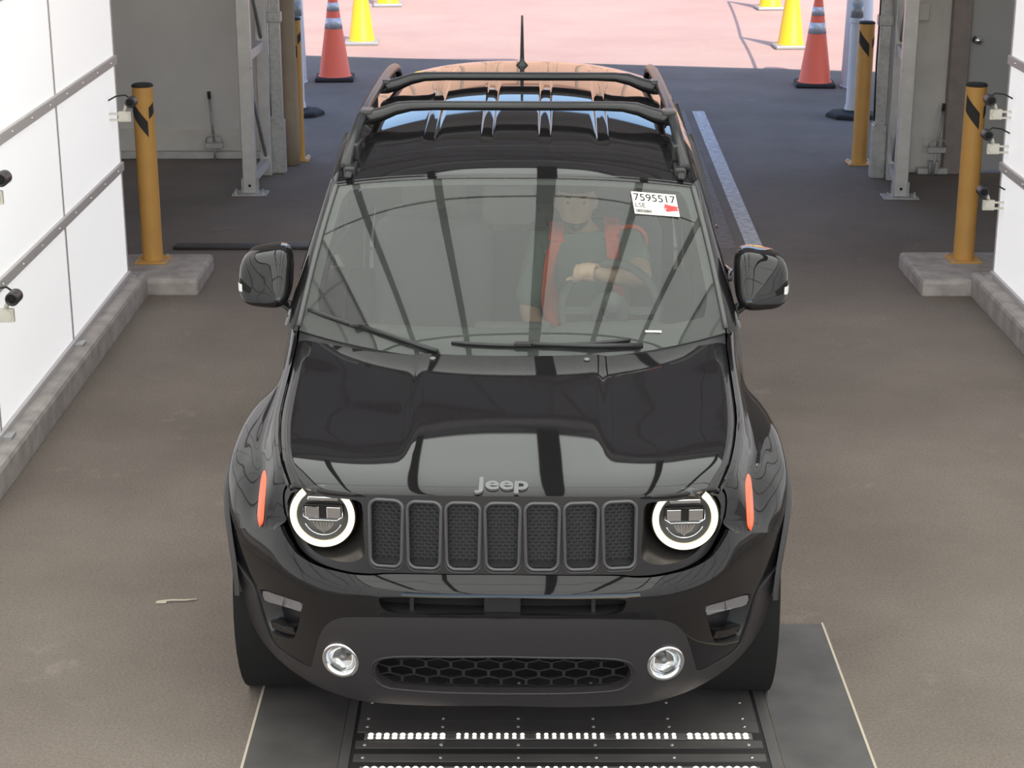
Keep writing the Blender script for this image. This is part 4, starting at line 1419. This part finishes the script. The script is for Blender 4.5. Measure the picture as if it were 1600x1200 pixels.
# roof rails, cross bars, aerial
for s in (1, -1):
    pts = [(.640, 1.885, 1.535), (.636, 1.93, 1.562), (.628, 2.02, 1.600), (.622, 2.15, 1.632), (.618, 2.4, 1.660), (.612, 2.8, 1.672), (.606, 3.3, 1.672), (.600, 3.6, 1.660), (.596, 3.75, 1.638), (.594, 3.82, 1.595)]
    pts = [Vector((s * a, y, z)) for a, y, z in cr(pts, 4)]
    rl = B().tube(pts, .021, 12, flat=1.0).build('roof_rail', 'satin', CAR, True)
    for y in (1.90, 2.05, 2.75, 3.74):
        ze = interp(y, RZE)
        zt = min((abs(p.y - y), p.z) for p in pts)[1]
        B().box(s * .62 - .022, s * .62 + .022, y - .07, y + .07, ze - .01, zt, .008).build('rail_foot', 'satin', rl)
    # strip running down beside the roof to the pillar
    B().tube([roof(s * .93, .02) + Vector((0, -.03, .004)), roof(s * .93, .06) + Vector((0, 0, .006)), (s * .636, 1.95, 1.56)], .014, 8, flat=.6).build('roof_channel', 'satin', rl, True)
for y, hw, z in ((2.36, .60, 1.712), (3.08, .592, 1.722)):
    cb = B()
    rows = []
    xs = [-1, -.97, -.9, -.8, -.7, -.55, 0, .55, .7, .8, .9, .97, 1]
    for x in xs:
        ax = abs(x)
        zz = z - .035 * sstep(.75, 1.0, ax)
        th = .018 + .012 * sstep(.62, .92, ax)
        dp = .042 + .020 * sstep(.62, .92, ax)
        rows.append([Vector((x * hw, y + cos(a) * dp, zz - th + sin(a) * th)) for a in [2 * pi * k / 12 for k in range(12)]])
    cb.grid(rows, True); cb.f.append(tuple(range(12))); cb.f.append(tuple(range((len(xs) - 1) * 12, len(xs) * 12)))
    bar = cb.build('cross_bar', 'satin', CAR, True)
    for s in (1, -1):
        B().box(s * (hw + .005) - .03, s * (hw + .005) + .03, y - .05, y + .05, z - .09, z - .03, .012).build('bar_clamp', 'satin', bar)
ant = B().lathe([(.040, 0), (.036, .012), (.020, .030), (.011, .040), (.0095, .06), (.006, .20), (.005, .25), (0, .252)], 16).build('aerial', 'satin', CAR, True, (.0, 3.62, 1.655), (radians(4), 0, 0))

# wheels
wheel = None
for s in (1, -1):
    for yc in (.83, 3.40):
        t = empty('wheel', (s * .772, yc, .347), pi if s < 0 else 0, CAR)
        if wheel is None:
            w = B().lathe([(.225, -.105), (.30, -.112), (.330, -.100), (.341, -.075), (.343, 0), (.341, .075), (.332, .100), (.30, .112), (.225, .105)], 56, 'x', caps=False).build('tyre', 'tyre', t, True)
            tr = B()
            for k in range(56):
                a = 2 * pi * k / 56
                for x0, x1, o in ((-.10, -.035, 0), (-.028, .028, .5), (.035, .10, 0)):
                    a2 = a + o * 2 * pi / 56
                    c = Vector(((x0 + x1) / 2, cos(a2) * .342, sin(a2) * .342))
                    tr.bar((x0, cos(a2) * .342, sin(a2) * .342), (x1, cos(a2 + .03) * .342, sin(a2 + .03) * .342), .022, .008, up=(0, cos(a2), sin(a2)))
            tr.build('tread_blocks', 'tyre', w)
            r = B().lathe([(.228, -.10), (.232, -.09), (.21, -.06), (.205, .06), (.228, .09), (.232, .105), (.222, .108), (.20, .075)], 40, 'x', caps=False).build('rim', 'rim', t, True)
            sp = B()
            for k in range(5):
                a = 2 * pi * k / 5
                for d in (-.13, .13):
                    sp.bar((.075, cos(a) * .04, sin(a) * .04), (.088, cos(a + d) * .215, sin(a + d) * .215), .035, .025)
            sp.lathe([(.06, .06), (.06, .088), (.03, .095), (0, .095)], 20, 'x')
            sp.build('spokes', 'rim', r)
            wheel = t
        else:
            for ch in [q for q in bpy.data.objects if q.parent == wheel]:
                copy_tree(ch, t)

# door mirrors
for s in (1, -1):
    mc = Vector((s * .908, 1.56, 1.195))
    rows = []
    n = 40
    prof = [(-.085, .02), (-.084, .30), (-.081, .55), (-.074, .75), (-.060, .89), (-.036, .97), (-.005, 1.0), (.04, 1.0), (.065, .985), (.075, .95)]
    for y, k in prof:
        row = []
        for j in range(n):
            a = 2 * pi * j / n
            ca, sa = cos(a), sin(a)
            e = 3.6
            r = (abs(ca) ** e + abs(sa) ** e) ** (-1 / e)
            px, pz = ca * r * .099 * k, sa * r * .098 * k
            pz *= 1 - .10 * px / .099          # a little taller toward the body
            pz += .012 * (px / .099) * 0
            yy = y + .045 * (px / .099 + 1) / 2 - .02 + .050 * pz / .098
            row.append(Vector((s * px, yy, pz - .02 * (px / .099) * .4)))
        rows.append(row)
    b = B().grid(rows, True)
    b.f.append(tuple(range(n)))
    mr = b.build('door_mirror', 'paint', CAR, True, mc)
    tag(mr, 'gloss black door mirror')
    last = rows[-1]
    gl = B(); gl.put([p * 1 + Vector((0, -.01, 0)) for p in last], [tuple(range(n))]); gl.build('mirror_glass', 'mirrorglass', mr)
    # indicator strip at outer end
    st = []
    for i in range(7):
        t = i / 6
        row = []
        for q in (-.020, .0, .016):
            x = .072 + .030 * t
            row.append(Vector((s * x, -.100 + .055 * t ** 1.6 + .115 * max(0, t - .45) ** 1.5 - .003, -.015 + q * (1 - .25 * (1 - t)))))
        st.append(row)
    B().grid(refine_rows(st, 2, 2)).build('indicator_strip', 'signal', mr, True)
    B().tube([(s * -.04, .02, -.085), (s * -.085, .01, -.118), (s * -.120, -.01, -.135)], [.032, .030, .036], 12, flat=.6).build('mirror_stalk', 'satin', mr, True)

# cabin
da = []
for y, z in ((1.12, .98), (1.25, 1.03), (1.45, 1.02), (1.62, .985), (1.68, .93), (1.68, .70)):
    da.append([Vector((.72 * u, y + .10 * u * u, z + (.02 if abs(u - .5) < .22 and 1.4 < y < 1.66 else 0))) for u in [-1 + j / 10 for j in range(21)]])
B().grid(refine_rows(da, 2, 3)).build('dashboard', 'dash', CAR, True)
B().box(-.15, .15, 1.60, 1.68, .80, 1.0, .02).build('centre_screen', 'dash', CAR)
def seat_(x):
    t = empty('front_seat', (x, 2.30, 0), 0, CAR)
    B().box(-.25, .25, -.28, .27, .45, .62, .06).build('seat_cushion', 'seat', t, True)
    o = B().box(-.25, .25, -.06, .07, .0, .62, .05).build('seat_back', 'seat', t, True, (0, .25, .56), (radians(-14), 0, 0))
    B().box(-.14, .14, -.045, .045, .0, .18, .04).build('head_restraint', 'seat', t, True, (0, .41, 1.19), (radians(-10), 0, 0))
    B().box(-.22, .22, -.2, .2, .33, .46, .02).build('seat_base', 'seat', t)
seat_(-.36); seat_(.36)
B().box(-.62, .62, 3.0, 3.3, .5, 1.10, .06).build('rear_bench', 'seat', CAR, True)
B().box(-.60, .60, 1.95, 3.9, 1.50, 1.53).build('headliner', 'seat', CAR)
sw = empty('steering_wheel', (.365, 1.76, 1.015), 0, CAR)
sw.rotation_euler = (radians(90 - 24), 0, 0)
B().tube([(cos(a) * .183, sin(a) * .183, 0) for a in [2 * pi * k / 48 for k in range(48)]], .0165, 12, True).build('wheel_rim', 'dash', sw, True)
B().lathe([(.07, .02), (.075, .0), (.07, -.03), (.055, -.045), (0, -.05)], 24).build('hub', 'dash', sw, True)
for a in (0, pi, 1.5 * pi):
    B().bar((cos(a) * .05, sin(a) * .05, -.01), (cos(a) * .175, sin(a) * .175, 0), .03, .02).build('spoke', 'dash', sw)
B().tube([(0, 0, -.02), (0, 0, .22)][::1], .035, 12).build('column', 'dash', sw, True)

# sticker on the glass, upper corner before the driver
def sticker_frame():
    p = wind(.765, .835, .004)
    du = wind(.79, .835, .004) - wind(.74, .835, .004)
    dv = wind(.765, .86, .004) - wind(.765, .80, .004)
    return p, du.normalized(), du.cross(dv).normalized()
p, dx, nn = sticker_frame()
rot = Matrix.Rotation(radians(-3.0), 4, 'Z')
mt = frame_mtx(p, dx, nn) @ rot
W2, H2 = .086, .054
def sbox(b, x0, x1, y0, y1, z=.0008): return b.box(x0, x1, y0, y1, z - .0004, z)
stk = B().box(-W2, W2, -H2, H2, -.0012, 0).build('windscreen_sticker', 'paper', CAR)
stk.matrix_local = mt
tag(stk, 'cream paper sticker with printed number')
text_obj('printed_number', '7595517', .050, 'ink', stk, Matrix.Translation((0, .026, .0006)), .0001, .0002, 0, .93)
text_obj('printed_letters', 'LSE', .029, 'ink', stk, Matrix.Translation((-.060, -.012, .0006)), .0001, 0, 0, 1.0)
bc = B()
x = -.079
random.seed(3)
while x < -.02:
    w = random.choice((.0009, .0018, .0027))
    sbox(bc, x, x + w, -.046, -.032)
    x += w + random.choice((.0012, .002))
tag(bc.build('bar_code', 'ink', stk), kind='stuff')
fl_ = B()
x = -.079
while x < -.03:
    w = random.choice((.002, .003, .004)); sbox(fl_, x, x + w, .0005, .0025); x += w + .0015
tag(fl_.build('fine_print', 'greyband', stk), kind='stuff')
pp = []
random.seed(12)
for i in range(60):
    t = i / 59
    pp.append((.036 + .046 * t + .006 * sin(i * 1.7), -.016 + .016 * sin(i * 1.15) * (1 - .4 * t) + .004 * sin(i * 2.9), .0012))
B().tube([Vector(q) for q in cr(pp, 3)], .0016, 5, flat=.5).build('red_scribble', 'redink', stk, True)
B().box(-.03, .03, -.004, .004, 0, .001).build('glass_label', 'paper', CAR).matrix_local = frame_mtx(wind(.66, .07, .003), dx, nn)

# ================================================================== THE DRIVER (same axes as the car)
def eval_mesh(o):
    dg = bpy.context.evaluated_depsgraph_get()
    me = bpy.data.meshes.new_from_object(o.evaluated_get(dg))
    return me
def skin_mesh(joints, links, root):
    names = list(joints)
    me = bpy.data.meshes.new('sk')
    me.from_pydata([joints[k][0] for k in names], [(names.index(a), names.index(b)) for a, b in links], [])
    o = bpy.data.objects.new('sk', me)
    COL.objects.link(o)
    md = o.modifiers.new('skin', 'SKIN')
    md.use_smooth_shade = True
    for i, k in enumerate(names):
        r = joints[k][1]
        me.skin_vertices[0].data[i].radius = r if isinstance(r, tuple) else (r, r)
        me.skin_vertices[0].data[i].use_root = (k == root)
    sb = o.modifiers.new('sub', 'SUBSURF')
    sb.levels = 2; sb.render_levels = 2
    out = eval_mesh(o)
    bpy.data.objects.remove(o)
    return out
J = {
 'pelvis': ((.34, 2.44, .66), (.155, .12)), 'waist': ((.33, 2.42, .82), (.12, .09)), 'chest': ((.295, 2.37, 1.00), (.125, .085)),
 'top': ((.275, 2.33, 1.13), (.095, .065)), 'neck': ((.258, 2.29, 1.215), .052), 'skull': ((.245, 2.25, 1.29), .055),
 'shL': ((.435, 2.32, 1.155), .066), 'elL': ((.505, 2.06, 1.06), .046), 'wrL': ((.345, 1.825, 1.135), .031), 'paL': ((.282, 1.775, 1.172), (.036, .026)),
 'shR': ((.115, 2.31, 1.135), .066), 'elR': ((.045, 2.24, .87), .046), 'wrR': ((.17, 2.03, .775), .031), 'paR': ((.235, 1.97, .765), (.036, .02)),
 'hiL': ((.43, 2.36, .66), .095), 'knL': ((.47, 1.95, .70), .062), 'anL': ((.46, 1.62, .40), .042), 'toL': ((.46, 1.50, .37), .038),
 'hiR': ((.25, 2.36, .66), .095), 'knR': ((.22, 1.95, .70), .062), 'anR': ((.26, 1.62, .40), .042), 'toR': ((.27, 1.50, .37), .038),
}
LK = [('pelvis', 'waist'), ('waist', 'chest'), ('chest', 'top'), ('top', 'neck'), ('neck', 'skull'), ('top', 'shL'), ('shL', 'elL'), ('elL', 'wrL'), ('wrL', 'paL'),
      ('top', 'shR'), ('shR', 'elR'), ('elR', 'wrR'), ('wrR', 'paR'), ('pelvis', 'hiL'), ('hiL', 'knL'), ('knL', 'anL'), ('anL', 'toL'), ('pelvis', 'hiR'), ('hiR', 'knR'), ('knR', 'anR'), ('anR', 'toR')]
body = skin_mesh(J, LK, 'pelvis')
bm = bmesh.new()
bm.from_mesh(body)
# fingers: left hand closed over the wheel rim, right hand relaxed on the lap
def fingers(bm, pts_list):
    for pts, rad in pts_list:
        m2 = B().tube(cr(pts, 3), [rad * (1 - .25 * i / (len(pts) * 3 - 3)) for i in range((len(pts) - 1) * 3 + 1)], 8)
        vs_ = [bm.verts.new(v) for v in m2.v]
        for f in m2.f:
            try: bm.faces.new([vs_[i] for i in f])
            except ValueError: pass
FL = []
for k, (dx, dz, ln) in enumerate(((.036, .022, .95), (.014, .028, 1.05), (-.008, .024, 1.0), (-.028, .014, .85))):
    c = Vector((.268 + dx, 1.765, 1.172 + dz * .6))
    FL.append(([c + Vector((.012, .012, .0)), c + Vector((-.004, -.026 * ln, .012)), c + Vector((-.012, -.046 * ln, -.012)), c + Vector((-.012, -.036 * ln, -.040)), c + Vector((-.008, -.012, -.048))], .0098))
FL.append(([Vector((.272, 1.79, 1.160)), Vector((.238, 1.775, 1.150)), Vector((.212, 1.755, 1.142)), Vector((.195, 1.745, 1.138))], .0105))
for k, dx in enumerate((-.026, -.008, .010, .027)):
    FL.append(([Vector((.245 + dx * .3, 1.965 + dx, .765)), Vector((.285, 1.945 + dx, .758)), Vector((.315, 1.93 + dx, .742)), Vector((.318, 1.925 + dx, .722))], .009))
FL.append(([Vector((.225, 1.945, .77)), Vector((.245, 1.915, .772)), Vector((.268, 1.90, .765))], .010))
fingers(bm, FL)
# head with brow, nose, chin, ears
HP = Vector((.235, 2.185, 1.345))
def head_pt(th, ph, grow=0.0):
    x = cos(ph) * sin(th); y = -cos(ph) * cos(th); z = sin(ph)
    p = Vector((x * .076, y * .098, z * .118))
    front = max(0, -y)
    if z < 0: p.x *= 1 - .22 * (-z) ** 1.5
    if z < -.3: p.y -= .012 * front * (-z)
    p.y -= .036 * math.exp(-((x / .17) ** 2 + ((z + .12) / .22) ** 2)) * front          # nose
    p.y += .010 * math.exp(-(((abs(x) - .36) / .17) ** 2 + ((z - .10) / .13) ** 2)) * front   # eye sockets
    p.y -= .007 * math.exp(-((z - .28) / .12) ** 2) * front                              # brow
    p.y -= .006 * math.exp(-((x / .3) ** 2 + ((z + .52) / .07) ** 2)) * front            # lips
    p.y += .004 * math.exp(-((x / .25) ** 2 + ((z + .46) / .03) ** 2)) * front
    p.y -= .012 * math.exp(-((x / .3) ** 2 + ((z + .80) / .16) ** 2)) * front            # chin
    return HP + p * (1 + grow)
def head_grid(t0, t1, p0, p1, nt, np_, grow=0.0):
    return [[head_pt(t0 + (t1 - t0) * j / nt, p0 + (p1 - p0) * i / np_, grow) for j in range(nt + 1)] for i in range(np_ + 1)]
hb_ = B().grid(head_grid(-pi, pi, -pi / 2 + .02, pi / 2 - .02, 48, 36))
for s in (1, -1):
    c = HP + Vector((s * .076, .008, -.004))
    hb_.grid([[c + Vector((s * (.006 + .008 * sin(q)), .018 * cos(a) * cos(q) , .030 * sin(a) * cos(q))) for a in [2 * pi * k / 14 for k in range(15)]] for q in (0, .4, .8, 1.2, 1.5)])
vs_ = [bm.verts.new(v) for v in hb_.v]
for f in hb_.f:
    try: bm.faces.new([vs_[i] for i in f])
    except ValueError: pass
bm.to_mesh(body); bm.free()
driver = add('person', body, 'skin')
driver.location = CAR.location; driver.rotation_euler = CAR.rotation_euler
rm = driver.modifiers.new('remesh', 'REMESH')
rm.mode = 'VOXEL'; rm.voxel_size = .0062
smd = driver.modifiers.new('smooth', 'SMOOTH'); smd.iterations = 3; smd.factor = .5
me2 = eval_mesh(driver)
driver.modifiers.clear()
driver.data = me2
me2.polygons.foreach_set('use_smooth', [True] * len(me2.polygons))
if not me2.materials: me2.materials.append(M['skin'])
tag(driver, 'driver in orange vest and grey shirt holding the steering wheel inside the car', 'person')
B().grid(head_grid(-pi, pi, .42, pi / 2 - .02, 32, 10, .05)).build('hair', 'hair', driver, True)
B().grid(head_grid(.55 * pi, 1.45 * pi, -.15, .5, 24, 8, .045)).build('hair_back', 'hair', driver, True)
B().grid(head_grid(-1.25, 1.25, -1.25, -.62, 28, 8, .022)).build('beard', 'hair', driver, True)
for s in (1, -1):
    B().grid(head_grid(s * .42 - .17, s * .42 + .17, .26, .33, 6, 2, .02)).build('eyebrow', 'hair', driver, True)
    e = head_pt(s * .37, .10)
    bm = bmesh.new(); bmesh.ops.create_uvsphere(bm, u_segments=14, v_segments=10, radius=.011)
    me = bpy.data.meshes.new('e'); bm.to_mesh(me); bm.free()
    add('eye', me, 'eye', driver, e + Vector((0, .005, 0)))
# clothing
SJ = {k: (J[k][0], tuple(q + .026 for q in J[k][1]) if isinstance(J[k][1], tuple) else J[k][1] + .014) for k in ('pelvis', 'waist', 'chest', 'top', 'shL', 'shR')}
SJ.update(waist=(J['waist'][0], (.16, .125)), chest=(J['chest'][0], (.185, .14)), top=(J['top'][0], (.15, .11)))
SJ.update(shL=(J['shL'][0], .090), shR=(J['shR'][0], .090))
SJ['collar'] = ((.262, 2.295, 1.195), .074)
for a, b_, n_ in (('shL', 'elL', 'slL'), ('shR', 'elR', 'slR')):
    p = Vector(J[a][0]).lerp(Vector(J[b_][0]), .78 if n_ == 'slL' else 1.0)
    SJ[n_] = (tuple(p), .066)
shirt = skin_mesh(SJ, [('pelvis', 'waist'), ('waist', 'chest'), ('chest', 'top'), ('top', 'collar'), ('top', 'shL'), ('top', 'shR'), ('shL', 'slL'), ('shR', 'slR')], 'pelvis')
shirt_o = add('shirt', shirt, 'shirt', driver)
tj = {k: (J[k][0], tuple(q + .006 for q in J[k][1]) if isinstance(J[k][1], tuple) else J[k][1] + .008) for k in ('pelvis', 'hiL', 'knL', 'anL', 'hiR', 'knR', 'anR')}
add('trousers', skin_mesh(tj, [('pelvis', 'hiL'), ('hiL', 'knL'), ('knL', 'anL'), ('pelvis', 'hiR'), ('hiR', 'knR'), ('knR', 'anR')], 'pelvis'), 'trousers', driver)
# vest: two front panels, shoulder straps and back, following the trunk
shirt_o.data.update()
bvh = BVHTree.FromPolygons([v.co for v in shirt.vertices], [p.vertices[:] for p in shirt.polygons])
def on_shirt(x, z, dy=-1):
    o = Vector((x, 2.35 + dy * .6, z))
    h = bvh.ray_cast(o, Vector((0, -dy, 0)))
    return h[0]
def vest_strip(name, inner, outer, m='vest', lift=.010):
    rows = []
    for (xi, zi), (xo, zo) in zip(cr(inner, 4), cr(outer, 4)):
        row = []
        for k in range(7):
            x, z = xi + (xo - xi) * k / 6, zi + (zo - zi) * k / 6
            h = on_shirt(x, z)
            y = (h.y if h else 2.26) - lift
            row.append(Vector((x, y, z)))
        rows.append(row)
    for _ in range(3):
        rows = smooth_rows(rows, 1)
    o = B().grid(rows).build(name, m, driver, True)
    return solid(o, .004)
vest_strip('vest_panel', [(.355, 1.195), (.362, 1.12), (.372, 1.05), (.395, .97), (.40, .80)], [(.415, 1.20), (.408, 1.12), (.405, 1.05), (.43, .97), (.47, .80)])
vest_strip('vest_panel', [(.185, 1.18), (.162, 1.10), (.152, 1.02), (.165, .93), (.20, .80)], [(.135, 1.165), (.112, 1.09), (.105, 1.02), (.10, .93), (.12, .80)])
def shoulder_cap(name, pts, w):
    rows = []
    for p in cr(pts, 4):
        h = bvh.find_nearest(p)
        q, n = h[0], h[1]
        rows.append([q + n * .012 + Vector((d * w, 0, 0)) for d in (-1, -.5, 0, .5, 1)])
    solid(B().grid(rows).build(name, 'vest', driver, True), .004)
shoulder_cap('vest_shoulder', [Vector((.385, 2.20, 1.19)), Vector((.385, 2.27, 1.23)), Vector((.38, 2.34, 1.24)), Vector((.375, 2.42, 1.20)), Vector((.37, 2.46, 1.10))], .032)
shoulder_cap('vest_shoulder', [Vector((.16, 2.20, 1.17)), Vector((.16, 2.27, 1.21)), Vector((.16, 2.34, 1.22)), Vector((.165, 2.42, 1.18)), Vector((.17, 2.46, 1.08))], .030)
# piping round the arm hole
ring = []
for k in range(24):
    a = 2 * pi * k / 24
    c = Vector(J['shL'][0]).lerp(Vector(J['elL'][0]), .10)
    d = (Vector(J['elL'][0]) - Vector(J['shL'][0])).normalized()
    u_ = d.cross(Vector((0, 0, 1))).normalized(); w_ = u_.cross(d)
    ring.append(c + u_ * cos(a) * .085 + w_ * sin(a) * .085)
B().tube(ring, .009, 6, True).build('vest_piping', 'vest', driver, True)
